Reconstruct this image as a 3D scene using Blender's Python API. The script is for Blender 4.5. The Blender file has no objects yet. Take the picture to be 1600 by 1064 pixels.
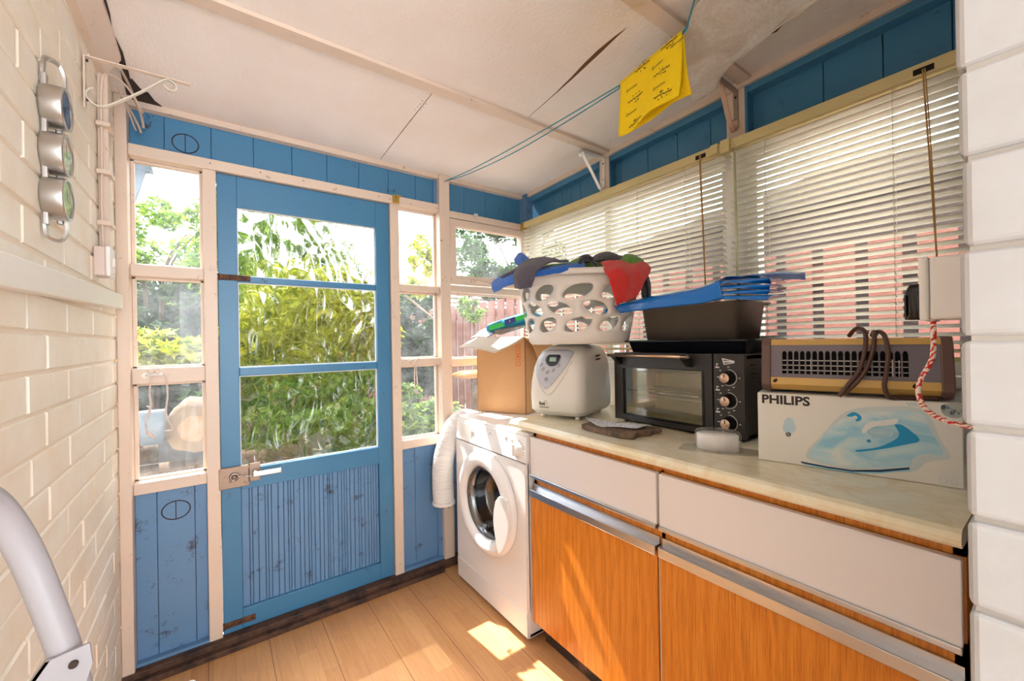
import bpy, bmesh, math, random
from mathutils import Vector, Matrix, noise
R = math.radians
S = bpy.context.scene
COL = S.collection

# ------------------------------------------------------------------ camera
cam_d = bpy.data.cameras.new('camera')
cam = bpy.data.objects.new('camera', cam_d); COL.objects.link(cam)
yaw, pit, rol, fpx = 0.6275048, 0.001181, -0.0167127, 640.9
f_ = Vector((math.sin(yaw)*math.cos(pit), math.cos(yaw)*math.cos(pit), math.sin(pit)))
r_ = Vector((math.cos(yaw), -math.sin(yaw), 0)); u_ = r_.cross(f_)
r2 = r_*math.cos(rol)+u_*math.sin(rol); u2 = u_*math.cos(rol)-r_*math.sin(rol)
M4 = Matrix.Identity(4)
for i in range(3):
    M4[i][0], M4[i][1], M4[i][2] = r2[i], u2[i], -f_[i]
M4[2][3] = 1.25
cam.matrix_world = M4
cam_d.sensor_width = 36; cam_d.lens = fpx*36/1600; cam_d.clip_start = 0.02; cam_d.clip_end = 300
S.camera = cam

# ------------------------------------------------------------------ world, sun, exposure
w = bpy.data.worlds.new('sky'); S.world = w; w.use_nodes = True
nt = w.node_tree; bg = nt.nodes['Background']
tc = nt.nodes.new('ShaderNodeTexCoord'); sp = nt.nodes.new('ShaderNodeSeparateXYZ'); cr = nt.nodes.new('ShaderNodeValToRGB')
nt.links.new(tc.outputs['Generated'], sp.inputs[0]); nt.links.new(sp.outputs['Z'], cr.inputs[0]); nt.links.new(cr.outputs[0], bg.inputs[0])
cr.color_ramp.elements[0].color = (.93, .96, 1, 1); cr.color_ramp.elements[0].position = .0
cr.color_ramp.elements[1].color = (.82, .91, 1, 1); cr.color_ramp.elements[1].position = .7
bg.inputs[1].default_value = 2.3
sun_d = bpy.data.lights.new('sun', 'SUN'); sun_d.energy = 8; sun_d.angle = R(.6); sun_d.color = (1, .96, .90)
sun = bpy.data.objects.new('sun', sun_d); COL.objects.link(sun)
sun.rotation_euler = Vector((0.11, -1, -1.38)).to_track_quat('-Z', 'Y').to_euler()
# soft fill light added behind the camera to brighten the room
kl = bpy.data.lights.new('added_fill_light', 'AREA'); kl.energy = 14; kl.shape = 'RECTANGLE'; kl.size = 1.3; kl.size_y = 1.2; kl.color = (.93, .96, 1)
klo = bpy.data.objects.new('added_fill_light', kl); COL.objects.link(klo); klo.location = (.1, -2.4, 1.35)
klo.rotation_euler = (R(97), 0, R(-7))
S.view_settings.view_transform = 'Standard'; S.view_settings.look = 'None'
S.view_settings.gamma = 1; S.view_settings.use_curve_mapping = False
S.view_settings.exposure = 1.5

# ------------------------------------------------------------------ materials
def lin(c):
    return tuple(((v/255)/12.92 if v <= 10 else (((v/255)+.055)/1.055)**2.4) for v in c)+(1,)
class Mat:
    def __init__(s, name, col, rough=.5, metal=0, **k):
        s.m = bpy.data.materials.new(name); s.m.use_nodes = True
        s.t = s.m.node_tree; s.b = s.t.nodes['Principled BSDF']
        s.b.inputs['Base Color'].default_value = lin(col); s.b.inputs['Roughness'].default_value = rough
        s.b.inputs['Metallic'].default_value = metal
        for a, v in k.items(): s.b.inputs[a.replace('_', ' ')].default_value = v
        s.col = s.b.inputs['Base Color']; s._n = None
    def n(s, ty, **k):
        x = s.t.nodes.new(ty)
        for a, v in k.items(): setattr(x, a, v)
        return x
    def L(s, a, b): s.t.links.new(a, b)
    def coord(s, scale=(1, 1, 1), rot=(0, 0, 0), gen='Object'):
        tc = s.n('ShaderNodeTexCoord'); mp = s.n('ShaderNodeMapping')
        mp.inputs['Scale'].default_value = scale; mp.inputs['Rotation'].default_value = rot
        s.L(tc.outputs[gen], mp.inputs[0]); return mp.outputs[0]
    def noise(s, scale=5, detail=4, vec=None, rough=.6, dist=0):
        x = s.n('ShaderNodeTexNoise'); x.inputs['Scale'].default_value = scale; x.inputs['Detail'].default_value = detail
        x.inputs['Roughness'].default_value = rough; x.inputs['Distortion'].default_value = dist
        s.L(vec or s.coord(), x.inputs['Vector']); return x.outputs[0]
    def ramp(s, fac, stops):
        x = s.n('ShaderNodeValToRGB'); e = x.color_ramp.elements
        while len(e) < len(stops): e.new(.5)
        for i, (p, c) in enumerate(stops):
            e[i].position = p; e[i].color = lin(c) if len(c) == 3 else c
        s.L(fac, x.inputs[0]); return x.outputs[0]
    def mix(s, fac, a, b):
        x = s.n('ShaderNodeMix', data_type='RGBA')
        for v, i in ((fac, 0), (a, 6), (b, 7)):
            if hasattr(v, 'is_linked'): s.L(v, x.inputs[i])
            else: x.inputs[i].default_value = lin(v) if isinstance(v, tuple) and len(v) == 3 else v
        return x.outputs[2]
    def setcol(s, o): s.L(o, s.col); return s
    def bump(s, h, strength=.3, dist=.01):
        x = s.n('ShaderNodeBump'); x.inputs['Strength'].default_value = strength; x.inputs['Distance'].default_value = dist
        s.L(h, x.inputs['Height']); s.L(x.outputs[0], s.b.inputs['Normal']); return s
    def dirt(s, base, dark, scale=9, lo=.6, hi=.75, vec=None, detail=8):
        """chips and stains with a shape of their own"""
        f = s.ramp(s.noise(scale, detail, vec, .75), [(lo, (0, 0, 0)), (hi, (255, 255, 255))])
        s.setcol(s.mix(f, base, dark)); return s
BW = [(0, (0, 0, 0)), (1, (255, 255, 255))]

def paint(name, base, dark, rough=.45, lo=.62, hi=.72, scale=14, bump=.15, grain=True):
    m = Mat(name, base, rough)
    v = m.coord((1, 1, .12)) if grain else m.coord()
    soft = m.mix(m.noise(3, 3), base, tuple(int(x*.93) for x in base))
    f = m.ramp(m.noise(scale, 9, None, .8), [(lo, (0, 0, 0)), (hi, (255, 255, 255))])
    m.setcol(m.mix(f, soft, dark)); m.bump(m.noise(60, 5, v), bump, .004); return m.m

blue = paint('blue_gloss_paint', (66, 128, 170), (46, 52, 64), .38, .60, .67)
blue_dirty = paint('blue_paint_scuffed', (100, 142, 184), (50, 52, 62), .42, .565, .66, 10)
cream = paint('cream_gloss_paint', (226, 206, 188), (120, 84, 54), .4, .605, .68, 18, .12)
creamy = paint('yellowed_cream_paint', (222, 206, 150), (150, 120, 60), .4, .68, .76, 18, .08)
white_p = paint('white_paint', (235, 230, 222), (190, 150, 110), .4, .72, .8, 10, .08)

def brick_mat(nm='painted_brick', c1=(238, 232, 218), c2=(232, 218, 196), bs=.4):
    m = Mat(nm, c1, .55)
    nz = m.noise(7, 5); n2 = m.noise(70, 8)
    c = m.mix(m.ramp(nz, [(.35, (0, 0, 0)), (.7, (255, 255, 255))]), c1, c2)
    m.setcol(c); m.bump(n2, bs, .004); return m.m
brick = brick_mat(); brick_rev = brick_mat('grey_white_painted_brick', (180, 180, 182), (172, 170, 170), .12)
mortar = Mat('painted_mortar', (232, 216, 194), .7).m

def floor_mat():
    m = Mat('oak_laminate', (196, 146, 96), .32)
    tc = m.n('ShaderNodeTexCoord')
    def board(sx, sy):
        b = m.n('ShaderNodeTexBrick'); mp = m.n('ShaderNodeMapping'); mp.inputs['Rotation'].default_value = (0, 0, R(90))
        mp.inputs['Location'].default_value = (.02, .018, 0)
        m.L(tc.outputs['Object'], mp.inputs[0]); m.L(mp.outputs[0], b.inputs['Vector'])
        b.inputs['Scale'].default_value = 1; b.inputs['Brick Width'].default_value = sx; b.inputs['Row Height'].default_value = sy
        b.inputs['Mortar Size'].default_value = .0006; b.inputs['Color1'].default_value = lin((206, 156, 104)); b.inputs['Color2'].default_value = lin((186, 132, 82))
        b.inputs['Mortar'].default_value = lin((150, 104, 64)); b.offset = .37; return b
    b = board(.42, .0685)
    g = m.noise(4, 6, m.coord((28, 1.6, 1)), .65, .6)
    c = m.mix(.25, b.outputs[0], m.ramp(g, [(.3, (166, 112, 66)), (.7, (224, 178, 126))]))
    st = m.ramp(m.noise(24, 8, None, .8), [(.66, (0, 0, 0)), (.72, (255, 255, 255))])
    c = m.mix(st, c, (222, 190, 150))
    sp = m.n('ShaderNodeSeparateXYZ'); m.L(tc.outputs['Object'], sp.inputs[0]); q = sp.outputs[0]
    for op, v in (('SUBTRACT', .3755), ('DIVIDE', .2055), ('FRACT', 0), ('LESS_THAN', .011)):
        k = m.n('ShaderNodeMath', operation=op); m.L(q, k.inputs[0]); k.inputs[1].default_value = v; q = k.outputs[0]
    c = m.mix(q, c, (104, 66, 40))
    m.setcol(c); m.bump(g, .06, .002); return m.m
oak = floor_mat()

def teak_mat():
    m = Mat('teak_veneer', (190, 104, 26), .3)
    w_ = m.n('ShaderNodeTexWave', wave_type='BANDS', bands_direction='X'); w_.inputs['Scale'].default_value = 10
    w_.inputs['Distortion'].default_value = 14; w_.inputs['Detail'].default_value = 4; w_.inputs['Detail Scale'].default_value = 1.2
    m.L(m.coord((1, 1, .10)), w_.inputs['Vector'])
    fine = m.noise(9, 8, m.coord((34, 34, .8)), .75)
    c = m.mix(m.ramp(w_.outputs[0], [(.2, (0, 0, 0)), (.9, (255, 255, 255))]), (216, 128, 36), (226, 142, 48))
    c = m.mix(m.ramp(fine, [(.48, (0, 0, 0)), (.64, (220, 220, 220))]), c, (150, 78, 18))
    m.setcol(c); return m.m
teak = teak_mat()

def marble_mat():
    m = Mat('marbled_laminate', (222, 205, 152), .22)
    n1 = m.noise(3.2, 6, m.coord((1, 1, 1)), .6, 1.2)
    c = m.ramp(n1, [(.3, (222, 210, 170)), (.45, (238, 228, 196)), (.62, (242, 236, 212)), (.75, (228, 204, 150))])
    v = m.ramp(m.noise(2.4, 5, m.coord((1, 2.2, 1), (0, 0, .5)), .6, 2.2), [(.44, (0, 0, 0)), (.5, (120, 120, 120)), (.56, (0, 0, 0))])
    c = m.mix(v, c, (206, 156, 74)); m.setcol(c); return m.m
marble = marble_mat()

def ceil_mat():
    m = Mat('textured_ceiling_paper', (236, 228, 222), .7)
    nz = m.noise(110, 3, m.coord((1, .55, 1)), .6, .4)
    c = m.mix(m.ramp(m.noise(1.6, 4), [(.35, (0, 0, 0)), (.75, (255, 255, 255))]), (240, 234, 230), (232, 218, 208))
    m.setcol(c); m.bump(nz, .7, .004); return m.m
ceilm = ceil_mat()

def plain(name, col, rough=.5, metal=0, **k): return Mat(name, col, rough, metal, **k).m
white_app = plain('white_enamel', (238, 234, 232), .25)
white_pl = plain('white_plastic', (232, 228, 224), .35)
cream_pl = plain('warm_white_plastic', (232, 228, 222), .28)
drawer_m = plain('white_laminate', (232, 226, 224), .3)
alu = plain('brushed_aluminium', (205, 205, 208), .28, 1)
steel = plain('satin_steel', (196, 192, 188), .35, 1)
chrome = plain('chrome', (220, 220, 220), .1, 1)
bronze_h = plain('warm_steel_bar', (206, 176, 150), .28, 1)
black_m = plain('black_metal', (30, 27, 26), .38)
black_g = plain('black_plastic', (18, 18, 19), .25)
dark_hole = plain('dark_void', (14, 13, 12), .8)
enamel_bk = plain('black_enamel', (24, 27, 36), .18)
nonstick = Mat('dark_nonstick_coating', (112, 104, 96), .42, .3); nonstick.bump(nonstick.noise(260, 3), .25, .002); nonstick = nonstick.m
rust = Mat('rusty_iron', (96, 62, 42), .7, .3).dirt((70, 48, 38), (132, 84, 52), 60, .45, .6).m
brass = plain('aged_brass', (188, 160, 84), .4, .7)
lockm = Mat('tarnished_lock_steel', (150, 130, 114), .45, .6).dirt((156, 134, 116), (96, 66, 48), 40, .55, .7).m
brown_pl = plain('brown_plastic', (104, 78, 70), .38)
brown_cable = plain('brown_rubber_cable', (84, 56, 44), .35)
gold_pl = Mat('gold_painted_plastic', (214, 174, 98), .3).m
mauve_gr = plain('grey_mauve_metal', (120, 112, 122), .4)
cardboard = Mat('cardboard', (206, 160, 112), .8); cardboard.setcol(cardboard.mix(cardboard.noise(30, 4, cardboard.coord((1, 1, 6))), (208, 162, 114), (198, 150, 102))); cardboard = cardboard.m
card_in = plain('cardboard_white_liner', (214, 202, 186), .8)
orange_ink = plain('orange_print', (214, 108, 40), .7)
white_card = Mat('printed_carton_white', (236, 232, 224), .45); white_card.setcol(white_card.mix(white_card.noise(5, 4), (238, 234, 226), (230, 226, 216))); white_card = white_card.m
ink = plain('black_print', (36, 28, 30), .5)
sky_ink = plain('light_blue_print', (150, 205, 228), .5)
pale_ink = plain('pale_blue_print', (190, 214, 224), .5)
blue_ink = plain('strong_blue_print', (20, 150, 205), .5)
navy_ink = plain('navy_print', (14, 52, 92), .5)
tape = plain('pale_carton_paper', (200, 196, 186), .6)
blue_film = plain('blue_plastic_film', (0, 118, 214), .22, 0, Coat_Weight=.3)
green_pk = plain('green_plastic_film', (30, 196, 70), .25)
aqua_pk = plain('aqua_plastic_film', (20, 150, 205), .22)
grey_film = plain('grey_clear_film', (190, 192, 196), .2)
pvc_white = plain('white_pvc_hose', (236, 232, 228), .45)
screw_m = plain('dark_screw', (60, 44, 36), .5, .5)
dark_gap = plain('dark_gap_dirt', (58, 44, 36), .9)
timber_dk = Mat('dark_weathered_timber', (84, 58, 44), .75).dirt((88, 60, 44), (46, 32, 26), 16, .45, .6).m
teal_line = plain('teal_washing_line', (16, 138, 160), .4)
ladder_m = plain('pale_grey_coated_steel', (158, 152, 154), .35)
grey_cable = plain('grey_cable', (128, 118, 110), .5)

def towel(name, col):
    m = Mat(name, col, .95, 0, Sheen_Weight=.4)
    n1 = m.noise(330, 2); m.setcol(m.mix(n1, tuple(int(v*.78) for v in col), tuple(min(255, int(v*1.15)) for v in col)))
    m.bump(n1, .9, .006); return m.m
tw_blue = towel('blue_terry', (30, 112, 214)); tw_grey = towel('charcoal_terry', (82, 76, 92)); tw_green = towel('green_terry', (92, 156, 42))
tw_navy = towel('navy_terry', (34, 32, 46)); tw_red = towel('red_terry', (232, 44, 40))

def cloth_yellow():
    m = Mat('yellow_wipe_fabric', (250, 214, 6), .85); n1 = m.noise(420, 2)
    m.setcol(m.mix(n1, (244, 204, 0), (255, 226, 20))); m.bump(n1, .4, .002); return m.m
yel = cloth_yellow()
def fleece():
    m = Mat('grey_nonwoven_fleece', (208, 196, 182), .95, 0)
    f = m.ramp(m.noise(10, 8, None, .7, .6), [(.4, (0, 0, 0)), (.7, (255, 255, 255))])
    n1 = m.noise(120, 6, None, .8)
    c = m.mix(f, (244, 240, 234), (216, 202, 188)); m.setcol(m.mix(m.ramp(n1, [(.45, (0, 0, 0)), (.7, (180, 180, 180))]), c, (196, 176, 158))); m.bump(n1, .8, .006); return m.m
fleece_m = fleece()

def facing(t):
    lw = t.nodes.new('ShaderNodeLayerWeight'); cr = t.nodes.new('ShaderNodeValToRGB'); e = cr.color_ramp.elements
    e[0].position = .45; e[0].color = (.012, .012, .012, 1); e[1].position = 1; e[1].color = (.6, .6, .6, 1)
    t.links.new(lw.outputs['Facing'], cr.inputs[0]); return cr
def glass_clean(name='window_glass', haze=.035):
    m = bpy.data.materials.new(name); m.use_nodes = True; t = m.node_tree; t.nodes.clear()
    out = t.nodes.new('ShaderNodeOutputMaterial'); tr = t.nodes.new('ShaderNodeBsdfTransparent'); gl = t.nodes.new('ShaderNodeBsdfGlossy')
    gl.inputs['Roughness'].default_value = .02; fr = facing(t)
    mx = t.nodes.new('ShaderNodeMixShader'); t.links.new(fr.outputs[0], mx.inputs[0]); t.links.new(tr.outputs[0], mx.inputs[1]); t.links.new(gl.outputs[0], mx.inputs[2])
    df = t.nodes.new('ShaderNodeBsdfTranslucent'); df.inputs[0].default_value = (.85, .88, .9, 1); m2 = t.nodes.new('ShaderNodeMixShader')
    nz = t.nodes.new('ShaderNodeTexNoise'); nz.inputs['Scale'].default_value = 5; nz.inputs['Detail'].default_value = 9; nz.inputs['Roughness'].default_value = .75
    tc = t.nodes.new('ShaderNodeTexCoord'); t.links.new(tc.outputs['Object'], nz.inputs['Vector'])
    cr = t.nodes.new('ShaderNodeValToRGB'); cr.color_ramp.elements[0].position = .4; cr.color_ramp.elements[0].color = (haze*.3,)*3+(1,)
    cr.color_ramp.elements[1].position = .75; cr.color_ramp.elements[1].color = (haze*1.7,)*3+(1,)
    t.links.new(nz.outputs[0], cr.inputs[0]); t.links.new(cr.outputs[0], m2.inputs[0]); t.links.new(mx.outputs[0], m2.inputs[1]); t.links.new(df.outputs[0], m2.inputs[2])
    t.links.new(m2.outputs[0], out.inputs[0]); return m
glass_w = glass_clean(); glass_l = glass_clean('light_clear_glass', .02)
def glass_tex():
    m = bpy.data.materials.new('obscure_hammered_glass'); m.use_nodes = True; t = m.node_tree; t.nodes.clear()
    out = t.nodes.new('ShaderNodeOutputMaterial'); rf = t.nodes.new('ShaderNodeBsdfGlass'); rf.inputs['IOR'].default_value = 1.45; rf.inputs['Roughness'].default_value = 0.0
    tr = t.nodes.new('ShaderNodeBsdfTransparent'); mx = t.nodes.new('ShaderNodeMixShader'); mx.inputs[0].default_value = .72
    tc = t.nodes.new('ShaderNodeTexCoord'); mp = t.nodes.new('ShaderNodeMapping'); mp.inputs['Scale'].default_value = (1, 1, .62)
    nz = t.nodes.new('ShaderNodeTexNoise'); nz.inputs['Scale'].default_value = 5; nz.inputs['Detail'].default_value = 0
    vo = t.nodes.new('ShaderNodeTexVoronoi'); vo.feature = 'SMOOTH_F1'; vo.inputs['Scale'].default_value = 17; vo.inputs['Smoothness'].default_value = .12
    ad = t.nodes.new('ShaderNodeMixRGB'); ad.blend_type = 'LINEAR_LIGHT'; ad.inputs[0].default_value = .06
    t.links.new(tc.outputs['Object'], mp.inputs[0]); t.links.new(mp.outputs[0], nz.inputs['Vector'])
    t.links.new(mp.outputs[0], ad.inputs[1]); t.links.new(nz.outputs[1], ad.inputs[2]); t.links.new(ad.outputs[0], vo.inputs['Vector'])
    bp = t.nodes.new('ShaderNodeBump'); bp.inputs['Strength'].default_value = 1; bp.inputs['Distance'].default_value = .035
    t.links.new(vo.outputs[0], bp.inputs['Height']); t.links.new(bp.outputs[0], rf.inputs['Normal'])
    t.links.new(tr.outputs[0], mx.inputs[1]); t.links.new(rf.outputs[0], mx.inputs[2]); t.links.new(mx.outputs[0], out.inputs[0]); return m
glass_d = glass_tex()
clear_pl = glass_clean('clear_blister_plastic', .22)
def tinted(name, col, f):
    m = bpy.data.materials.new(name); m.use_nodes = True; t = m.node_tree; t.nodes.clear()
    out = t.nodes.new('ShaderNodeOutputMaterial'); tr = t.nodes.new('ShaderNodeBsdfTransparent'); gl = t.nodes.new('ShaderNodeBsdfGlossy')
    gl.inputs['Roughness'].default_value = .04; tr.inputs[0].default_value = col; mx = t.nodes.new('ShaderNodeMixShader'); mx.inputs[0].default_value = f
    t.links.new(tr.outputs[0], mx.inputs[1]); t.links.new(gl.outputs[0], mx.inputs[2]); t.links.new(mx.outputs[0], out.inputs[0]); return m
oven_glass = tinted('oven_door_glass', (.92, .92, .88, 1), .10)
drum_glass = tinted('dryer_door_glass', (.45, .46, .47, 1), .18)

def leafy(name, stops, trans=.35):
    m = bpy.data.materials.new(name); m.use_nodes = True; t = m.node_tree; b = t.nodes['Principled BSDF']
    gi = t.nodes.new('ShaderNodeNewGeometry'); cr = t.nodes.new('ShaderNodeValToRGB'); e = cr.color_ramp.elements
    while len(e) < len(stops): e.new(.5)
    for i, (p, c) in enumerate(stops): e[i].position = p; e[i].color = lin(c)
    t.links.new(gi.outputs['Random Per Island'], cr.inputs[0]); t.links.new(cr.outputs[0], b.inputs['Base Color']); b.inputs['Roughness'].default_value = .6
    tl = t.nodes.new('ShaderNodeBsdfTranslucent'); t.links.new(cr.outputs[0], tl.inputs[0]); mx = t.nodes.new('ShaderNodeMixShader'); mx.inputs[0].default_value = trans
    t.links.new(b.outputs[0], mx.inputs[1]); t.links.new(tl.outputs[0], mx.inputs[2]); t.links.new(mx.outputs[0], t.nodes['Material Output'].inputs[0]); return m
lf_green = leafy('mid_green_leaves', [(0, (26, 52, 16)), (.5, (48, 84, 26)), (1, (84, 122, 42))])
lf_dark = leafy('dark_green_leaves', [(0, (16, 32, 14)), (.5, (32, 60, 24)), (1, (60, 92, 36))])
lf_yel = leafy('yellow_green_leaves', [(0, (84, 106, 16)), (.5, (150, 154, 26)), (1, (196, 190, 60))])
lf_pale = leafy('pale_spring_leaves', [(0, (60, 96, 26)), (.5, (110, 144, 44)), (1, (158, 178, 66))])

# ------------------------------------------------------------------ mesh builder
class MB:
    def __init__(s): s.bm = bmesh.new(); s.mi = 0; s.sm = False
    def _f(s, fs):
        for f in fs: f.material_index = s.mi; f.smooth = s.sm
        return s
    def box(s, a, b, bev=0, seg=2, mat=None, mi=None):
        if mi is not None: s.mi = mi
        x0, y0, z0 = (min(a[i], b[i]) for i in range(3)); x1, y1, z1 = (max(a[i], b[i]) for i in range(3))
        P = [(x0, y0, z0), (x1, y0, z0), (x1, y1, z0), (x0, y1, z0), (x0, y0, z1), (x1, y0, z1), (x1, y1, z1), (x0, y1, z1)]
        v = [s.bm.verts.new((mat @ Vector(p)) if mat else p) for p in P]
        F = [s.bm.faces.new([v[i] for i in q]) for q in ((3, 2, 1, 0), (4, 5, 6, 7), (0, 1, 5, 4), (1, 2, 6, 5), (2, 3, 7, 6), (3, 0, 4, 7))]
        s._f(F)
        if bev > 0:
            es = list({e for f in F for e in f.edges})
            r = bmesh.ops.bevel(s.bm, geom=es, offset=bev, segments=seg, profile=.5, affect='EDGES')
            s._f(r['faces'])
        return s
    def cyl(s, p0, p1, r, n=24, r1=None, cap=True, mi=None, sm=True):
        if mi is not None: s.mi = mi
        p0, p1 = Vector(p0), Vector(p1); d = (p1-p0).normalized(); r1 = r if r1 is None else r1
        a = d.orthogonal().normalized(); b = d.cross(a); A = []; B = []
        for i in range(n):
            t = 2*math.pi*i/n; o = a*math.cos(t)+b*math.sin(t); A.append(s.bm.verts.new(p0+o*r)); B.append(s.bm.verts.new(p1+o*r1))
        for i in range(n):
            f = s.bm.faces.new((A[i], A[(i+1) % n], B[(i+1) % n], B[i])); f.material_index = s.mi; f.smooth = sm
        if cap:
            for L in (A[::-1], B): f = s.bm.faces.new(L); f.material_index = s.mi
        return s
    def tube(s, pts, r, n=10, cap=True, mi=None, closed=False, rf=None, flat=None):
        """sweep; flat=(w,t,up) makes a strip"""
        if mi is not None: s.mi = mi
        P = [Vector(p) for p in pts]; m = len(P); rings = []; prev = None
        for i, p in enumerate(P):
            if closed: d = P[(i+1) % m]-P[i-1]
            else: d = P[min(i+1, m-1)]-P[max(i-1, 0)]
            d.normalize()
            if prev is None: a = d.orthogonal().normalized()
            else: a = (prev-d*prev.dot(d)); a = a.normalized() if a.length > 1e-6 else d.orthogonal().normalized()
            if flat: a = Vector(flat[2]); a = (a-d*a.dot(d)).normalized()
            prev = a; b = d.cross(a); ring = []
            if flat:
                for (u, v) in ((-1, -1), (1, -1), (1, 1), (-1, 1)): ring.append(s.bm.verts.new(p+a*u*flat[0]/2+b*v*flat[1]/2))
            else:
                rr = rf(i/(m-1)) if rf else r
                for k in range(n):
                    t = 2*math.pi*k/n; ring.append(s.bm.verts.new(p+(a*math.cos(t)+b*math.sin(t))*rr))
            rings.append(ring)
        q = len(rings[0])
        for i in range(m if closed else m-1):
            A, B = rings[i], rings[(i+1) % m]
            for k in range(q):
                f = s.bm.faces.new((A[k], A[(k+1) % q], B[(k+1) % q], B[k])); f.material_index = s.mi; f.smooth = not flat
        if cap and not closed:
            for L in (rings[0][::-1], rings[-1]): f = s.bm.faces.new(L); f.material_index = s.mi
        return s
    def lathe(s, prof, o=(0, 0, 0), axis=(0, 0, 1), n=48, mi=None, sx=1, sy=1):
        """prof: list of (radius, height) along axis"""
        if mi is not None: s.mi = mi
        o = Vector(o); z = Vector(axis).normalized(); x = z.orthogonal().normalized()
        if abs(z.z) > .99: x = Vector((1, 0, 0))
        y = z.cross(x); rings = []
        for r, h in prof:
            rings.append([s.bm.verts.new(o+z*h+x*(math.cos(2*math.pi*k/n)*r*sx)+y*(math.sin(2*math.pi*k/n)*r*sy)) for k in range(n)] if r > 1e-6 else [s.bm.verts.new(o+z*h)])
        for A, B in zip(rings, rings[1:]):
            for k in range(n):
                a = [A[k], A[(k+1) % n]] if len(A) > 1 else [A[0]]
                b = [B[(k+1) % n], B[k]] if len(B) > 1 else [B[0]]
                if len(a)+len(b) > 2: f = s.bm.faces.new(a+b); f.material_index = s.mi; f.smooth = True
        return s
    def prism(s, pts, fn, d0, d1, mi=None, sm=False):
        """2D polygon extruded; fn(u,v,d)->3D"""
        if mi is not None: s.mi = mi
        A = [s.bm.verts.new(fn(u, v, d0)) for u, v in pts]; B = [s.bm.verts.new(fn(u, v, d1)) for u, v in pts]; n = len(pts)
        F = [s.bm.faces.new(A), s.bm.faces.new(B[::-1])]
        for f in F: f.material_index = s.mi
        for i in range(n):
            f = s.bm.faces.new((A[i], B[i], B[(i+1) % n], A[(i+1) % n])); f.material_index = s.mi; f.smooth = sm
        return s
    def plate_hole(s, o, w, h, fn, d0, d1, mi=None):
        """frame: outer rect o=(u0,v0,u1,v1), hole (u0,v0,u1,v1)=w"""
        (a0, b0, a1, b1), (c0, e0, c1, e1) = o, w
        for q in ((a0, b0, a1, e0), (a0, e1, a1, b1), (a0, e0, c0, e1), (c1, e0, a1, e1)):
            s.prism([(q[0], q[1]), (q[2], q[1]), (q[2], q[3]), (q[0], q[3])], fn, d0, d1, mi)
        return s
    def grid(s, P, mi=None):
        if mi is not None: s.mi = mi
        V = [[s.bm.verts.new(p) for p in row] for row in P]
        for i in range(len(V)-1):
            for j in range(len(V[0])-1):
                f = s.bm.faces.new((V[i][j], V[i][j+1], V[i+1][j+1], V[i+1][j])); f.material_index = s.mi; f.smooth = True
        return s
    def build(s, name, mats, parent=None, weld=False, solid=0, sub=0, recalc=True, off=0):
        if weld: bmesh.ops.remove_doubles(s.bm, verts=s.bm.verts, dist=1e-5)
        if recalc: bmesh.ops.recalc_face_normals(s.bm, faces=s.bm.faces)
        me = bpy.data.meshes.new(name); s.bm.to_mesh(me); s.bm.free()
        for m in (mats if isinstance(mats, (list, tuple)) else [mats]): me.materials.append(m)
        o = bpy.data.objects.new(name, me); COL.objects.link(o); o.parent = parent
        if solid: md = o.modifiers.new('thickness', 'SOLIDIFY'); md.thickness = solid; md.offset = off
        if sub: md = o.modifiers.new('smooth', 'SUBSURF'); md.levels = sub; md.render_levels = sub
        return o
FR = lambda u, v, d: (u, d, v)          # polygon in x,z extruded along y
SD = lambda u, v, d: (d, u, v)          # polygon in y,z extruded along x
TP = lambda u, v, d: (u, v, d)          # polygon in x,y extruded along z

def empty(name, loc, deg=0):
    o = bpy.data.objects.new(name, None); COL.objects.link(o); o.location = loc; o.rotation_euler = (0, 0, R(deg)); o.empty_display_size = .05; return o
def tag(o, label, cat, group=None):
    o['label'] = label; o['category'] = cat
    if group: o['group'] = group
    return o
def struct(o): o['kind'] = 'structure'; return o
def stuff(o): o['kind'] = 'stuff'; return o
def plab(o, l): o['label'] = l; return o

def text(s, size, loc, rot, mat, name, parent, ext=.0004, align='LEFT', bold=0, sx=1, shear=0):
    c = bpy.data.curves.new(name, 'FONT'); c.body = s; c.size = size; c.extrude = ext; c.align_x = align; c.offset = bold; c.shear = shear
    c.resolution_u = 3
    t = bpy.data.objects.new(name, c); COL.objects.link(t); bpy.context.view_layer.update()
    me = bpy.data.meshes.new_from_object(t.evaluated_get(bpy.context.evaluated_depsgraph_get())); bpy.data.objects.remove(t)
    me.transform(Matrix.Translation(loc) @ rot @ Matrix.Diagonal((sx, 1, 1, 1))); me.materials.clear(); me.materials.append(mat)
    o = bpy.data.objects.new(name, me); COL.objects.link(o); o.parent = parent; return o
RF = Matrix.Rotation(R(90), 4, 'X')     # text facing local -y

def cr4(p0, p1, p2, p3, t):
    return .5*((2*p1)+(-p0+p2)*t+(2*p0-5*p1+4*p2-p3)*t*t+(-p0+3*p1-3*p2+p3)*t**3)
def spline(pts, n=8, closed=False):
    P = [Vector(p) for p in pts]; m = len(P); out = []
    for i in range(m if closed else m-1):
        g = (lambda k: P[k % m]) if closed else (lambda k: P[max(0, min(m-1, k))])
        for j in range(n): out.append(cr4(g(i-1), g(i), g(i+1), g(i+2), j/n))
    if not closed: out.append(P[-1])
    return out
def patch(C, n=6, amp=0, fs=20, seed=0):
    rows = [spline(r, n) for r in C]; k = len(rows[0]); cols = [spline([r[j] for r in rows], n) for j in range(k)]
    P = [[cols[j][i] for j in range(k)] for i in range(len(cols[0]))]
    if amp:
        for row in P:
            for p in row:
                o = noise.noise_vector(p*fs+Vector((seed, seed*2, 0)))+.5*noise.noise_vector(p*fs*2.3+Vector((0, seed, 3))); p += o*amp
    return P

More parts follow.
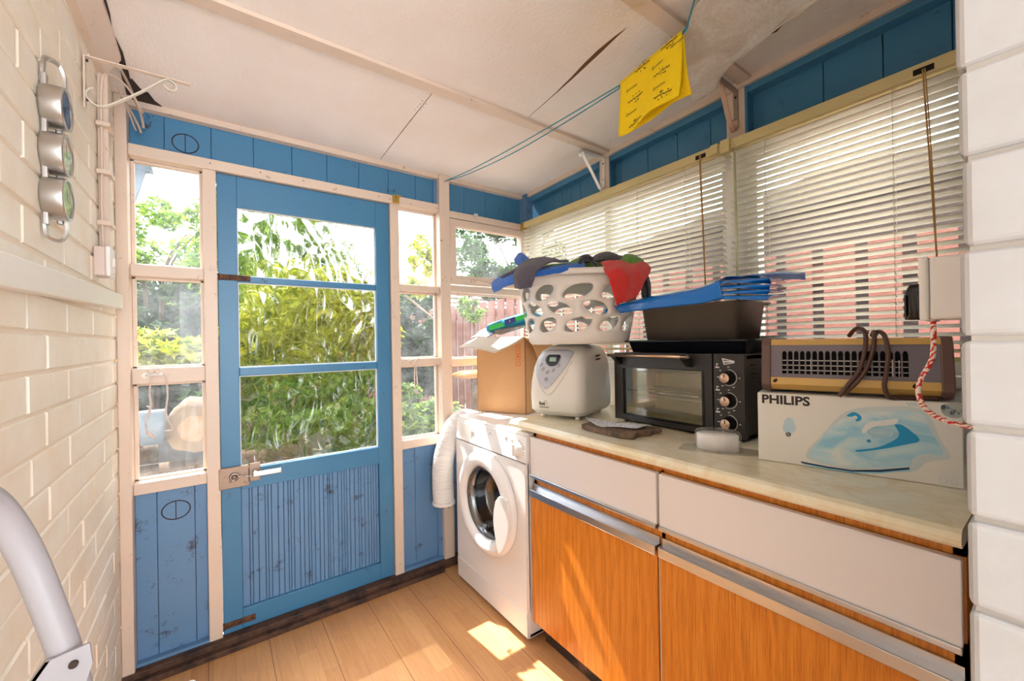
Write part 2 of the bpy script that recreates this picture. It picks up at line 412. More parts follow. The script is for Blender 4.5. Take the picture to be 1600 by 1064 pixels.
# ================================================================== SETTING
D = 2.1; XL = -.29; XR = 1.645
def cz(y): return 2.185+(D-y)*.027
floor = MB().box((-.5, -1.2, -.05), (1.72, D, 0)).build('floor', oak); struct(floor)
# ceiling, sloping a little up towards the house
b = MB()
for (y0, y1) in ((-1.25, D),):
    b.prism([(y0, cz(y0)), (y1, cz(y1)), (y1, cz(y1)+.03), (y0, cz(y0)+.03)], SD, XL-.1, XR+.1)
ceiling = struct(b.build('ceiling', ceilm))
def ceil_strip(y, w_, t, name, m):
    o = MB().prism([(y-w_/2, cz(y)-t), (y+w_/2, cz(y)-t), (y+w_/2, cz(y)+.002), (y-w_/2, cz(y)+.002)], SD, XL+.05, XR).build(name, m); return struct(o)
ceil_strip(1.40, .05, .012, 'trim_1', cream); ceil_strip(.725, .05, .012, 'trim_2', cream)
b = MB()
def crack(pts, w0):
    for i in range(len(pts)-1):
        (x0, y0, a), (x1, y1, c) = pts[i], pts[i+1]
        b.prism([(x0-a, y0), (x0+a, y0), (x1+c, y1), (x1-c, y1)], lambda u, v, d: (u, v, cz(v)-d), .0008, .0002)
crack([(.686, 1.43, .001), (.689, 1.7, .0016), (.695, 2.07, .001)], 1)
crack([(1.052, .815, .0005), (1.052, .86, .004), (1.057, .93, .0085), (1.064, 1.0, .008), (1.075, 1.08, .005), (1.085, 1.18, .0018), (1.098, 1.37, .0006)], 1)
for i in range(7): b.box((.67+.02*(i % 2)+.004, 1.50+i*.012, cz(1.5)-.003), (.675+.02*(i % 2), 1.504+i*.012, cz(1.5)))
o = b.build('ceiling_split', Mat('exposed_brown_backing', (104, 70, 44), .9).m, ceiling)
plab(o, 'dark brown split in the ceiling board')
# cornice boards, left and ceiling edges
b = MB(); b.prism([(XL-.01, 2.12), (-.268, 2.115), (-.232, 2.175), (-.232, 2.3), (XL-.01, 2.3)], FR, -.2, 1.80); struct(b.build('trim_3', cream))
b = MB(); rnd = random.Random(3)
pts = [(-.236+rnd.uniform(-.006, .006), -.2+i*.09, 0) for i in range(26)]
for i in range(25):
    (x0, y0, _), (x1, y1, _) = pts[i], pts[i+1]; wd = .004+.008*rnd.random()*(i/25)
    b.prism([(x0-wd, y0), (x0+wd, y0), (x1+wd, y1), (x1-wd, y1)], lambda u, v, d: (u, v, cz(v)-d), .004, .0005)
b.prism([(-.235, 1.95), (-.222, 1.93), (-.205, 1.985), (-.185, 2.0), (-.172, 2.05), (-.15, 2.085), (-.2, 2.1), (-.24, 2.08)], lambda u, v, d: (u, v, cz(v)-d), .003, .0005)
plab(b.build('crumbling_gap', dark_gap, ceiling), 'dark crumbling gap along the left ceiling edge')
MB().prism([(D-.02, cz(D)-.024), (D+.01, cz(D)-.026), (D+.01, cz(D)), (D-.02, cz(D))], SD, -.27, XR).build('trim_4', cream)
struct(bpy.data.objects['trim_4'])
o = MB().box((XR-.02, .08, 0), (XR+.02, D, .0)); o.bm.clear()
o.prism([(.08, cz(.08)-.026), (D, cz(D)-.022), (D, cz(D)+.01), (.08, cz(.08)+.01)], SD, XR-.022, XR+.02); struct(o.build('trim_5', cream))

# left brick wall (each course and brick modelled)
def bricks(name, plane, u0, u1, z0, z1, off, axis, hc=.0815, lb=.266, stag=0, sign=1, first=None):
    b = MB(); rnd = random.Random(7)
    fn = (lambda u, v, d: (plane+sign*d, u, v)) if axis == 'x' else (lambda u, v, d: (u, plane+sign*d, v))
    b.mi = 1; b.prism([(u0, z0), (u1, z0), (u1, z1), (u0, z1)], fn, -.10, -.004)
    k0 = math.floor((z0-off)/hc); k = k0; b.mi = 0
    while off+k*hc < z1:
        za, zb = off+k*hc, off+(k+1)*hc; u = u0-lb*(.5 if k % 2 else 0)-stag
        while u < u1:
            L = lb*rnd.choice((1, 1, 1, .98, 1.02)); a0, a1 = max(u, u0)+.003, min(u+L, u1)-.003
            c0, c1 = max(za, z0)+.003, min(zb, z1)-.003
            if a1-a0 > .012 and c1-c0 > .012:
                d = rnd.uniform(-.001, .0018); bev = .0035
                vs = []
                for (uu, vv, dd) in ((a0, c0, -.006), (a1, c0, -.006), (a1, c1, -.006), (a0, c1, -.006), (a0+bev, c0+bev, d), (a1-bev, c0+bev, d), (a1-bev, c1-bev, d), (a0+bev, c1-bev, d)):
                    vs.append(b.bm.verts.new(fn(uu, vv, dd)))
                for q in ((4, 5, 6, 7), (0, 1, 5, 4), (1, 2, 6, 5), (2, 3, 7, 6), (3, 0, 4, 7)):
                    f = b.bm.faces.new([vs[i] for i in q]); f.material_index = 0; f.smooth = False
            u += L
        k += 1
    return struct(b.build(name, [brick, mortar]))
bricks('wall_left', XL, -1.2, D, 0, 2.24, 1.2835-.0815*20, 'x', stag=.03)
# house wall with the doorway the camera stands in: reveal at x=.53, outer face y=.083
XP = .535; YP = .06
b = MB(); rnd = random.Random(11); hc = .079; z = 1.2455-hc*16
b.mi = 1; b.box((XP+.005, -.25, 0), (1.72, YP-.005, 2.4))
k = 0
while z < 2.38:
    zz0, zz1 = max(z, 0)+.002, min(z+hc, 2.4)-.002
    # rounded corner bricks, header on the reveal
    for (y0, y1) in ((YP-.103, YP), (YP-.31, YP-.108)):
        dx = rnd.uniform(-.002, .002)
        b.box((XP+dx, y0+.001, zz0), (XP+.10, y1+(dx if y1 == YP else -.002), zz1), .006, 3, mi=0)
    x = XP+.104
    while x < 1.70:
        b.box((x, YP-.02, zz0), (min(x+.21, 1.72), YP+rnd.uniform(-.001, .001), zz1), .004, 2, mi=0); x += .216
    z += hc
struct(b.build('wall_back', [brick_rev, Mat('grey_white_mortar', (172, 166, 160), .7).m]))

# ---- front (door) wall: posts, rails, planks
def stick(name, x0, x1, z0, z1, y0=2.09, y1=2.17, m=cream, bev=.003):
    return struct(MB().box((x0, y0, z0), (x1, y1, z1), bev).build(name, m))
stick('trim_6', XL+.001, -.254, 0, cz(D), 2.06)                   # left post
stick('trim_7', -.032, .0135, 0.03, 1.975, 2.085)                   # between window 1 and door
stick('trim_8', .745, .792, 0.03, 1.975, 2.085)                   # right of door
stick('trim_9', 1.020, 1.083, 0.03, cz(D), 2.07)                  # main post
stick('trim_10', -.254, 1.020, 1.975, 2.018, 2.08)                 # header rail
stick('trim_11', 1.083, XR+.02, 1.957, 1.995, 2.08)                # header rail right
b = MB(); b.box((-.29, 2.03, 0), (1.0, 2.11, .022), .003); b.box((1.0, 2.06, 0), (XR, 2.11, .028), .003); b.box((-.29, 2.055, .02), (XR, 2.11, .045), .004)
struct(b.build('baseboard_front', timber_dk))

def planks(name, x0, x1, z0, z1, edges, m, y=2.115, beads=False, knot=None):
    b = MB(); e = [x0]+[v for v in edges if x0 < v < x1]+[x1]
    for a, c in zip(e, e[1:]):
        b.box((a+.0007, y, z0), (c-.0007, y+.02, z1), .0015, 1)
    b.mi = 1; b.box((x0, y+.012, z0), (x1, y+.03, z1))
    o = b.build(name, [m, dark_gap]); return o
E15 = [-.151+.15*i for i in range(14)]
pl_top = struct(planks('wall_front', -.254, 1.02, 2.016, cz(D), E15, blue)); 
pt2 = planks('plank_panel', 1.083, XR+.02, 1.99, cz(D), E15, blue)
pt2.parent = pl_top
pl_low = planks('plank_panel', -.254, -.032, .03, .695, [-.19, -.073], blue_dirty); pl_low.parent = pl_top
pl3 = planks('plank_panel', .792, 1.02, .03, .69, [.87, 1.0], blue_dirty); pl3.parent = pl_top
pl4 = planks('plank_panel', 1.083, XR+.02, .03, .76, E15, blue_dirty); pl4.parent = pl_top
# corner posts and cross pieces in blue
b = MB(); b.box((1.0, 2.1, 2.018), (1.02, 2.115, 2.165)); b.box((XR-.035, 2.045, 2.0), (XR+.02, 2.115, cz(D)-.001), .002)
b.box((.995, 2.095, .03), (1.02, 2.115, .69), .002); b.box((.792, 2.085, .03), (1.02, 2.115, .06), .002); b.box((-.254, 2.085, .03), (-.032, 2.115, .055), .002)
o = b.build('blue_batten', blue_dirty, pl_top)
# routed oval knots
def knot(cx, czz, rx, rz, par, m):
    b = MB(); n = 40; yy = 2.1155
    ring = [(cx+math.cos(2*math.pi*i/n)*rx, yy-.0012, czz+math.sin(2*math.pi*i/n)*rz) for i in range(n)]
    b.tube(ring, .0022, 6, closed=True, mi=0)
    b.prism([(cx+math.cos(2*math.pi*i/n)*(rx-.002), czz+math.sin(2*math.pi*i/n)*(rz-.002)) for i in range(n)], FR, yy-.0016, yy+.002, mi=1)
    b.box((cx-.002, yy-.003, czz-rz*.95), (cx+.0008, yy-.0014, czz+rz*.95), mi=0)
    plab(b.build('knot_hole', [dark_gap, m], par), 'oval patch scribed in the blue boards')
knot(-.085, 2.072, .042, .037, pl_top, blue); knot(-.132, .60, .044, .036, pl_top, blue_dirty)
# scattered nail heads on the cream sticks
def nails(name, pts, par):
    b = MB()
    for (x, z) in pts: b.cyl((x, 2.0765, z), (x, 2.09, z), .0022, 8)
    stuff(b.build(name, screw_m, par))
rnd = random.Random(5)
nails('nail_heads', [(-.01+.17*i+rnd.uniform(-.02, .02), 1.995+rnd.uniform(-.008, .008)) for i in range(7)], bpy.data.objects['trim_10'])

# windows: frames of glazing bars, panes
def window(name, x0, x1, zs, sill=True, y=2.1, bar=cream, glz=glass_w, w_=.012):
    """zs: list of (z0,z1) panes"""
    root = struct(empty(name, ((x0+x1)/2, y, zs[0][0])))
    ox, oz = root.location.x, root.location.z
    fr = MB(); 
    lo = zs[0][0]-.045; hi = zs[-1][1]
    edges = [(lo, zs[0][0])]+[(a[1], c[0]) for a, c in zip(zs, zs[1:])]
    for i, (za, zb) in enumerate(edges):
        fr.box((x0-ox, -.012, za-oz), (x1-ox, .06, zb-oz), .003)
    for (za, zb) in zs:                     # putty beads
        fr.box((x0-ox, .028, za-oz), (x0+w_-ox, .05, zb-oz), .002); fr.box((x1-w_-ox, .028, za-oz), (x1-ox, .05, zb-oz), .002)
        fr.box((x0-ox, .028, zb-.01-oz), (x1-ox, .05, zb-oz), .002); fr.box((x0-ox, .028, za-oz), (x1-ox, .05, za+.008-oz), .002)
    fr.build('window_frame', bar, root)
    for (za, zb) in zs: MB().box((x0-ox, .046, za-oz), (x1-ox, .049, zb-oz)).build('window_pane', glz, root)
    return root
w1 = window('window_1', -.254, -.032, [(.735, 1.109), (1.169, 1.521), (1.566, 1.975)])
w2 = window('window_2', .792, 1.020, [(.733, 1.126), (1.164, 1.525), (1.559, 1.975)])
w3 = window('window_3', 1.083, XR-.005, [(.79, 1.117), (1.154, 1.535)])
b = MB(); ox, oz = w3.location.x, w3.location.z
b.box((1.083-ox, -.014, 1.535-oz), (XR-ox, .06, 1.575-oz), .003)
b.build('window_rail', cream, w3)
b = MB()                                     # top-hung casement, proud of the frame
b.plate_hole((1.09-ox, 1.582-oz, XR-.005-ox, 1.953-oz), (1.128-ox, 1.632-oz, 1.597-ox, 1.915-oz), 0, FR, -.016, .03)
cs = b.build('window_casement', cream, w3); MB().box((1.128-ox, .004, 1.632-oz), (1.597-ox, .008, 1.915-oz)).build('window_pane', glass_w, cs)
b = MB(); b.tube(spline([(1.25-ox, -.03, 1.60-oz), (1.30-ox, -.034, 1.594-oz), (1.42-ox, -.03, 1.587-oz), (1.58-ox, -.03, 1.59-oz)], 6), .006, 8)
b.box((1.22-ox, -.03, 1.590-oz), (1.29-ox, -.012, 1.612-oz), .003)
plab(b.build('window_stay', cream, w3), 'painted casement stay bar')

# ---- DOOR
dr = struct(empty('door_1', (.014, 2.1, 0))); DX = .014
def dx(x): return x-DX
b = MB()
b.box((dx(.015), 0, .045), (dx(.084), .04, 1.972), .002); b.box((dx(.673), 0, .045), (dx(.743), .04, 1.972), .002)
b.box((dx(.084), .0005, 1.842), (dx(.673), .04, 1.972), .002); b.box((dx(.084), .0005, .635), (dx(.673), .04, .720), .002)
b.box((dx(.084), .0005, .045), (dx(.673), .04, .128), .002)
b.box((dx(.084), .004, 1.521), (dx(.673), .04, 1.548), .003); b.box((dx(.084), .004, 1.119), (dx(.673), .04, 1.155), .003)
b.build('door_frame', blue, dr)
b = MB(); x = .084; i = 0                    # beaded matchboard panel
edges = [.084, .113, .124, .146, .172, .183, .196, .222, .244, .262, .272, .285, .309, .327, .345, .356, .372, .393, .411, .429, .438, .452, .476, .492, .505, .516, .532, .553, .573, .584, .602, .62, .634, .646, .66, .673]
for a, c in zip(edges, edges[1:]):
    b.box((dx(a)+.0008, .016, .12), (dx(c)-.0008, .03, .64), .002, 1)
b.mi = 1; b.box((dx(.084), .024, .12), (dx(.673), .034, .64))
b.build('matchboard_panel', [blue_dirty, dark_gap], dr)
for (za, zb) in ((.72, 1.119), (1.155, 1.521), (1.548, 1.842)):
    MB().box((dx(.084), .024, za), (dx(.673), .029, zb)).build('glass_pane', glass_d, dr)
    b = MB(); b.plate_hole((dx(.084), za, dx(.673), zb), (dx(.088), za+.004, dx(.669), zb-.004), 0, FR, .016, .024); plab(b.build('putty_bead', white_p, dr), 'white putty bead around pane')
for (z0, ln) in ((1.538, .115), (.080, .115)):
    b = MB(); b.box((0.006, -.006, z0-.012), (ln, .0, z0+.012), .002); b.cyl((0, -.006, z0-.014), (0, -.006, z0+.014), .006, 12)
    for t in (.03, .06, .1): b.cyl((t, -.0085, z0), (t, -.004, z0), .0035, 8)
    plab(b.build('hinge', rust, dr), 'rusty strap hinge')
# rim lock
b = MB(); b.box((-.008, -.016, .652), (.098, 0, .740), .003)
for (x, z) in ((.0, .735), (.0, .66), (.09, .735), (.09, .662)): b.cyl((x+.004, -.019, z), (x+.004, -.014, z), .006, 10)
b.lathe([(.018, 0), (.018, .006), (.010, .007), (.010, .002), (0, .002)], (.046, -.016, .700), (0, -1, 0), 24)
lk = b.build('lock_case', lockm, dr)
b = MB(); b.tube(spline([(.05, -.03, .69), (.06, -.032, .70), (.066, -.03, .705), (.08, -.028, .697), (.11, -.026, .693)], 6), .0025, 8); b.tube([(.046+.014*math.cos(t*.5), -.026, .70+.014*math.sin(t*.5)) for t in range(11)], .0025, 8); b.cyl((.046, -.035, .695), (.03, -.03, .682), .003, 8)
plab(b.build('key', steel, lk), 'small key on wire')
b = MB(); b.box((.100, -.006, .665), (.141, 0, .742), .002)
for (x, z) in ((.105, .735), (.135, .735), (.105, .67), (.135, .67)): b.cyl((x, -.009, z), (x, -.005, z), .0035, 8)
hp = b.build('handle_plate', lockm, dr)
b = MB(); b.cyl((.120, -.045, .705), (.120, 0, .705), .009, 16); b.box((.110, -.058, .694), (.216, -.044, .714), .003)
plab(b.build('lever_handle', steel, dr), 'plain bright lever handle')

# ---- right wall: window frames, planks over, blinds
wr = MB()
e = [.083, .196, .343, .496, .76, .886, 1.037, 1.191, 1.35, 1.488, 1.634, 1.706, 1.786, 1.86, 2.1]
for a, c in zip(e, e[1:]): wr.box((XR+.035, a+.0012, 1.99), (XR+.055, c-.0012, cz(a)), .0015, 1)
wr.mi = 1; wr.box((XR+.05, .06, 1.99), (XR+.07, 2.12, 2.2)); wall_r = struct(wr.build('wall_right', [blue, dark_gap]))
b = MB()
for (a, c) in ((.10, .72), (.805, 1.385), (1.46, 2.05)):
    b.prism([(a, cz(a)-.055), (c, cz(c)-.05), (c, cz(c)-.02), (a, cz(a)-.02)], SD, XR-.008, XR+.035)
b.box((XR-.01, .72, 2.0), (XR+.036, .73, cz(.7)-.02)); b.box((XR-.006, 1.385, 2.0), (XR+.036, 1.392, cz(1.4)-.02))
b.build('blue_batten', blue, wall_r)
for n_, (y0, y1) in enumerate(((.73, .80), (1.392, 1.455))):
    struct(MB().box((XR-.008, y0, 1.98), (XR+.036, y1, cz(y0)-.005), .002).build('trim_%d' % (12+n_), cream))
struct(MB().box((XR-.012, .06, 1.965), (XR+.05, D, 2.0), .002).build('trim_14', creamy))
# lower wall and sill behind the worktop
b = MB(); b.box((XR, .06, 0), (XR+.07, D+.05, 1.10)); lowr = b.build('wall_panel', white_p, wall_r)
struct(MB().box((XR-.025, .06, 1.10), (XR+.08, D, 1.135), .004).build('trim_15', white_p))
for n_, (y0, y1) in enumerate(((.8, 2.04), (.13, .73))):
    root = struct(empty('window_%d' % (4+n_), (XR, (y0+y1)/2, 1.135)))
    h = (y1-y0)/2; b = MB()
    b.plate_hole((-h-.03, 0, h+.03, .84), (-h+.03, .045, h-.03, .80), 0, SD, .01, .06)
    if n_ == 0: b.box((.01, -.02, .045), (.06, .02, .80))
    b.build('window_frame', white_p, root)
    MB().box((.034, -h+.02, .04), (.038, h-.02, .805)).build('window_pane', glass_l, root)
struct(MB().box((XR, .73, 1.1), (XR+.065, .80, 1.985)).build('trim_16', white_p))

# ================================================================== VENETIAN BLINDS
slat_m = Mat('cream_slat_enamel', (234, 229, 210), .35); slat_m.b.inputs['Transmission Weight'].default_value = 0; slat_m = slat_m.m
cord_m = plain('tan_cord', (176, 140, 84), .8); ladder_cord = plain('pale_ladder_cord', (226, 220, 206), .8)
def blind(y0, y1, zt, zb, label, wand_y, cord_y, lad, dark=None):
    root = tag(empty('venetian_blind', (XR-.035, y1, zt)), label, 'blind', 'blinds over the side windows')
    W = y1-y0; root.rotation_euler = (0, 0, R(-90))        # local x to the right, y towards the window, z up
    MB().box((0, -.015, -.002), (W, .018, .034), .002).build('headrail', creamy, root)
    b = MB(); n = int((zt-zb)/.0225); t = R(24)
    for i in range(n):
        z = -.022-i*.0225; pr = []
        for k in range(7):
            u = -1+2*k/6; yy = u*.0125; crown = .0022*(1-u*u)
            pr.append((yy*math.cos(t)+crown*math.sin(t), -yy*math.sin(t)+crown*math.cos(t)))
        L = [b.bm.verts.new((.006, p[0], z+p[1])) for p in pr]; Rr = [b.bm.verts.new((W-.006, p[0], z+p[1])) for p in pr]
        for k in range(6): f = b.bm.faces.new((L[k], L[k+1], Rr[k+1], Rr[k])); f.smooth = True
    plab(b.build('slats', slat_m, root, solid=.0006, recalc=False), 'cream metal slats tilted half open')
    zz = -.022-n*.0225; MB().box((.004, -.011, zz-.006), (W-.004, .011, zz+.006), .003).build('bottom_rail', creamy, root)
    for x in lad:
        b = MB()
        for yo in (-.0135, .0135): b.tube([(x, yo, 0), (x, yo, zz)], .0007, 5)
        for i in range(n): b.tube([(x-.002, -.013, -.016-i*.0225), (x+.004, -.0145, -.026-i*.0225)], .0012, 4)
        b.build('ladder_cord', ladder_cord, root)
    if wand_y is not None:
        x, L = wand_y; b = MB(); b.tube(spline([(x, -.03, .0), (x+.004, -.032, -.012), (x, -.034, -.03)], 5), .0015, 6); b.cyl((x, -.034, -.03), (x+.006, -.036, -L), .0045, 6)
        plab(b.build('tilt_wand', Mat('pale_green_acrylic', (198, 196, 156), .25).m, root), 'pale tilt wand')
    if cord_y is not None:
        x, L = cord_y; b = MB(); b.box((x-.02, -.0165, .004), (x+.022, -.014, .020), mi=1); b.tube(spline([(x, -.018, .012), (x+.002, -.024, -.02), (x+.012, -.024, -L*.5), (x+.022, -.024, -L)], 6), .0022, 6, mi=0)
        b.tube(spline([(x+.004, -.018, .012), (x+.007, -.026, -.02), (x+.016, -.026, -L*.5), (x+.022, -.026, -L)], 6), .0016, 6, mi=0)
        b.lathe([(0, 0), (.007, -.004), (.009, -.020), (.004, -.034), (0, -.034)], (x+.022, -.025, -L), (0, 0, 1), 12, mi=0); plab(b.build('pull_cord', [cord_m, dark_hole], root), 'tan pull cord')
    return root
blind(.79, 2.075, 1.968, 1.215, 'long cream venetian blind behind the laundry basket and roasting tin, nearer the corner', None, (1.19, .72), [.10, .50, .88, 1.12])
blind(.075, .778, 1.968, 1.19, 'shorter cream venetian blind above the fan heater, next to the brick pier', (.035, .62), (.535, .52), [.13, .47])
# joint cap of the two headrails
b = MB(); b.box((XR-.062, .765, 1.955), (XR-.012, .80, 2.005), .002); b.box((XR-.060, .81, 1.965), (XR-.012, .84, 2.003), .002)
tag(b.build('headrail_bracket', creamy), 'yellowed box bracket where the two blind headrails meet', 'bracket')
b = MB(); b.box((XR-.055, 2.05, 1.955), (XR-.01, 2.085, 1.995), .002); b.tube([(XR-.05, 2.07, 1.995), (XR-.05, 2.07, 2.004), (XR-.02, 2.07, 2.004)], .003, 6)
tag(b.build('curtain_bracket', brass), 'small brass curtain bracket in the corner, at the end of the long blind', 'bracket')
b = MB(); b.box((.757, 2.068, 1.976), (.79, 2.08, 2.018), .002); b.box((.765, 2.045, 1.985), (.775, 2.07, 2.008), .001); b.box((.765, 2.045, 2.002), (.79, 2.052, 2.012), .001)
tag(b.build('curtain_bracket', brass), 'small brass curtain bracket on the rail above the right edge of the blue door', 'bracket')
b = MB(); b.box((1.245, 2.068, 1.975), (1.268, 2.08, 2.003), .002); b.tube([(1.256, 2.07, 1.985), (1.256, 2.055, 1.982), (1.256, 2.052, 1.992)], .003, 6)
tag(b.build('adhesive_hook', plain('milky_plastic', (214, 206, 196), .3)), 'milky plastic hook on the cream rail over the top casement', 'hook')
# ================================================================== BASE CABINET AND WORKTOP
cab = tag(empty('base_cabinet', (1.05, 1.333, 0), -90), 'long teak base cabinet with white drawer fronts and aluminium pulls', 'cabinet')
CW = 1.213
b = MB(); b.box((0, .022, .09), (.016, .56, .875)); b.box((CW-.016, .022, .09), (CW, .56, .875)); b.box((0, .022, .09), (CW, .56, .106)); b.box((0, .545, .09), (CW, .56, .875))
b.box((0, .022, .853), (CW, .06, .875)); b.box((0, .022, .625), (CW, .04, .70)); b.box((.60, .022, .09), (.612, .5, .86)); b.box((0, .05, .84), (CW, .56, .852))
b.build('body', teak, cab)
b = MB(); b.box((.02, .05, 0), (CW-.01, .065, .092), mi=0)
b.build('plinth', Mat('scratched_dark_plinth', (46, 40, 38), .3).dirt((44, 38, 36), (130, 104, 84), 7, .5, .62).m, cab)
for (x0, x1) in ((0.0, .600), (.606, CW)):
    dw = MB().box((x0, 0, .700), (x1-.003, .020, .853), .002).build('drawer', drawer_m, cab)
    MB().box((x0, -.006, .688), (x1-.003, .012, .701), .002).build('drawer_strip', alu, dw)
    d_ = MB().box((x0, 0, .092), (x1-.003, .02, .622), .0015).build('door', teak, cab)
    b = MB(); b.box((x0, -.010, .612), (x1-.003, -.004, .640), .002); b.box((x0, -.006, .634), (x1-.003, .020, .640)); b.box((x0, .014, .634), (x1-.003, .02, .660)); b.build('pull_channel', alu, d_)
    b = MB(); b.box((x0-.0035, .001, .093), (x0-.0005, .02, .62)); plab(b.build('edge_strip', plain('pale_edging', (206, 186, 164), .4), d_), 'pale edging strip')
for z in (.14, .54): MB().box((-.010, .004, z), (-.001, .02, z+.05), .002).build('hinge', rust, cab)
wt = MB(); pr = [(.0, .878), (.0, .884), (-.020, .884)]
nose = [(.60, .878), (.012, .878), (-.016, .880), (-.022, .886), (-.024, .896), (-.020, .906), (-.010, .912), (.60, .912)]
wt.prism(nose, lambda u, v, d: (d, u, v), -.112, 1.213, sm=False)
wo = wt.build('worktop', marble); wo.location = (1.05, 1.333, 0); wo.rotation_euler = (0, 0, R(-90))
tag(wo, 'cream and amber marbled laminate worktop over the teak cabinet', 'worktop')

# ================================================================== TUMBLE DRYER
dy = tag(empty('tumble_dryer', (1.03, 1.94, 0), -90), 'white tumble dryer with round door, in the corner under the cardboard box', 'dryer')
W = .595
b = MB(); b.plate_hole((0, .125, W, .738), (.150, .345, .450, .645), 0, FR, .0, .02)
b.box((0, .012, .015), (.012, .56, .855), .003); b.box((W-.012, .012, .015), (W, .56, .855), .003); b.box((0, .545, .015), (W, .56, .855)); b.box((0, .012, .015), (W, .56, .03)); b.box((0, .012, .84), (W, .56, .855))
b.box((.002, .02, .10), (.148, .03, .74), mi=0); b.box((.452, .02, .10), (W-.002, .03, .74), mi=0)
b.build('body', white_app, dy)
b = MB(); b.prism([(.012, .015), (.0, .02), (-.002, .118), (.004, .122), (.03, .122), (.03, .015)], lambda u, v, d: (d, u, v), .001, W-.001); b.build('kick_plate', white_app, dy)
b = MB(); b.prism([(.004, .742), (-.003, .746), (.010, .845), (.024, .862), (.56, .862), (.56, .742)], lambda u, v, d: (d, u, v), -.001, W+.001); cp = b.build('control_panel', white_app, dy)
b = MB(); b.box((.04, -.0012, .765), (.16, .002, .835), .001); plab(b.build('water_tank_lid', white_pl, cp), 'flush tank lid')
kx, kz = .5466, .790
b = MB(); b.lathe([(.034, 0), (.033, .004), (.027, .006), (.024, .022), (.020, .026), (0, .027)], (kx, .003, kz), (0, -1, .13), 32); b.box((kx-.004, -.030, kz-.02), (kx+.004, -.018, kz+.026), .002); b.build('programme_knob', white_pl, dy)
gr_ink = plain('grey_print', (120, 120, 124), .5)
b = MB(); b.tube([(.325+.011*math.cos(t*.3), .0065, .812+.011*math.sin(t*.3)) for t in range(21)], .0012, 5, closed=True)
b.build('maker_ring', gr_ink, cp)
text('i', .018, (.323, .0058, .805), RF, gr_ink, 'maker_mark', cp); text('indesit', .0085, (.310, .004, .792), RF, gr_ink, 'maker_name', cp)
b = MB()
for i in range(18):
    a = -2.3+i*.28; b.box((kx+.042*math.sin(a)-.0015, .0, kz+.042*math.cos(a)-.0012), (kx+.042*math.sin(a)+.0015, .004, kz+.042*math.cos(a)+.0012))
for x in (.455, .50, .525): b.box((x-.008, .006, .812), (x+.004, .0085, .8135))
stuff(b.build('dial_marks', gr_ink, cp))
for (x, z) in ((.452, .826), (.497, .822)):
    MB().lathe([(.010, 0), (.009, .004), (0, .005)], (x, .009, z), (0, -1, .13), 20).build('push_button', white_pl, cp)
# door
dc = Vector((.300, 0, .495)); Rd = .238
b = MB(); b.lathe([(Rd, .002), (Rd, .016), (Rd-.012, .030), (Rd-.030, .038), (.186, .036), (.170, .026), (.165, .006)], dc, (0, -1, 0), 64); dd = b.build('door', white_app, dy)
b = MB(); b.lathe([(.166, .008), (.160, .018), (.148, .012), (.140, -.01), (.136, -.07), (.11, -.10), (0, -.11)], dc, (0, -1, 0), 48); b.build('door_glass', drum_glass, dd)
b = MB(); b.lathe([(.166, .004), (.152, -.012), (.149, -.03)], dc, (0, -1, 0), 48)
plab(b.build('chrome_rim', chrome, dd), 'shiny ring in the door bowl')
b = MB(); P = []
for i in range(17): a = R(-50+i*(50+20)/16); P.append((dc.x+math.cos(a)*.233, dc.z+math.sin(a)*.233))
P += [(dc.x+.195, dc.z+.088), (dc.x+.160, dc.z+.082), (dc.x+.135, dc.z+.055), (dc.x+.120, dc.z+.010), (dc.x+.114, dc.z-.035), (dc.x+.118, dc.z-.075), (dc.x+.130, dc.z-.115), (dc.x+.142, dc.z-.165)]
b.prism([(p[0], p[1]) for p in P], FR, -.044, -.030); hd = b.build('door_handle', white_pl, dd); md = hd.modifiers.new('edge', 'BEVEL'); md.width = .004; md.segments = 2; md.limit_method = 'ANGLE'
drumm = plain('drum_steel', (150, 152, 156), .3, 1)
b = MB(); b.lathe([(.150, -.13), (.20, -.16), (.245, -.18), (.245, -.45), (0, -.45)], dc, (0, -1, 0), 48, mi=0)
b.mi = 1
for i in range(3):
    for j in range(7):
        a = R(-110+j*8); rr = .150+.0; b.cyl(dc+Vector((math.cos(a)*(.118+i*.013), .0+.012+.0, math.sin(a)*(.118+i*.013))), dc+Vector((math.cos(a)*(.118+i*.013), .016, math.sin(a)*(.118+i*.013))), .004, 8, mi=1)
b.build('drum', [drumm, dark_hole], dy)

# ================================================================== VENT HOSE
pts = spline([(.985, 2.005, .385), (.980, 2.005, .48), (.984, 2.005, .60), (1.012, 2.006, .70), (1.055, 2.008, .785), (1.11, 2.008, .820), (1.19, 2.006, .80), (1.27, 2.005, .76), (1.33, 2.005, .66)], 26)
n = len(pts); L = [0]
for a, c in zip(pts, pts[1:]): L.append(L[-1]+(c-a).length)
tot = L[-1]
b = MB(); step = .009; pp = []; 
k = 0; d = 0
while d < tot:
    while L[k+1] < d: k += 1
    f = (d-L[k])/(L[k+1]-L[k]); pp.append(pts[k].lerp(pts[k+1], f)); d += step/4
prof = (0, .0035, .005, .0035)
rings = len(pp)
b.tube(pp, .05, 32, cap=False, rf=lambda t: .050+prof[int(round(t*(rings-1))) % 4])
hose = tag(b.build('vent_hose', pvc_white, solid=.0015), 'white corrugated vent hose hanging beside the tumble dryer', 'hose')
b = MB(); b.lathe([(.054, -.006), (.060, -.004), (.060, .008), (.056, .012)], pp[2], (pp[4]-pp[0]).normalized(), 36); 
for i in range(12): a = i*R(30); b.box((pp[2].x+.056*math.cos(a)-.003, pp[2].y+.056*math.sin(a)-.003, pp[2].z-.008), (pp[2].x+.056*math.cos(a)+.003, pp[2].y+.056*math.sin(a)+.003, pp[2].z-.002), mi=1)
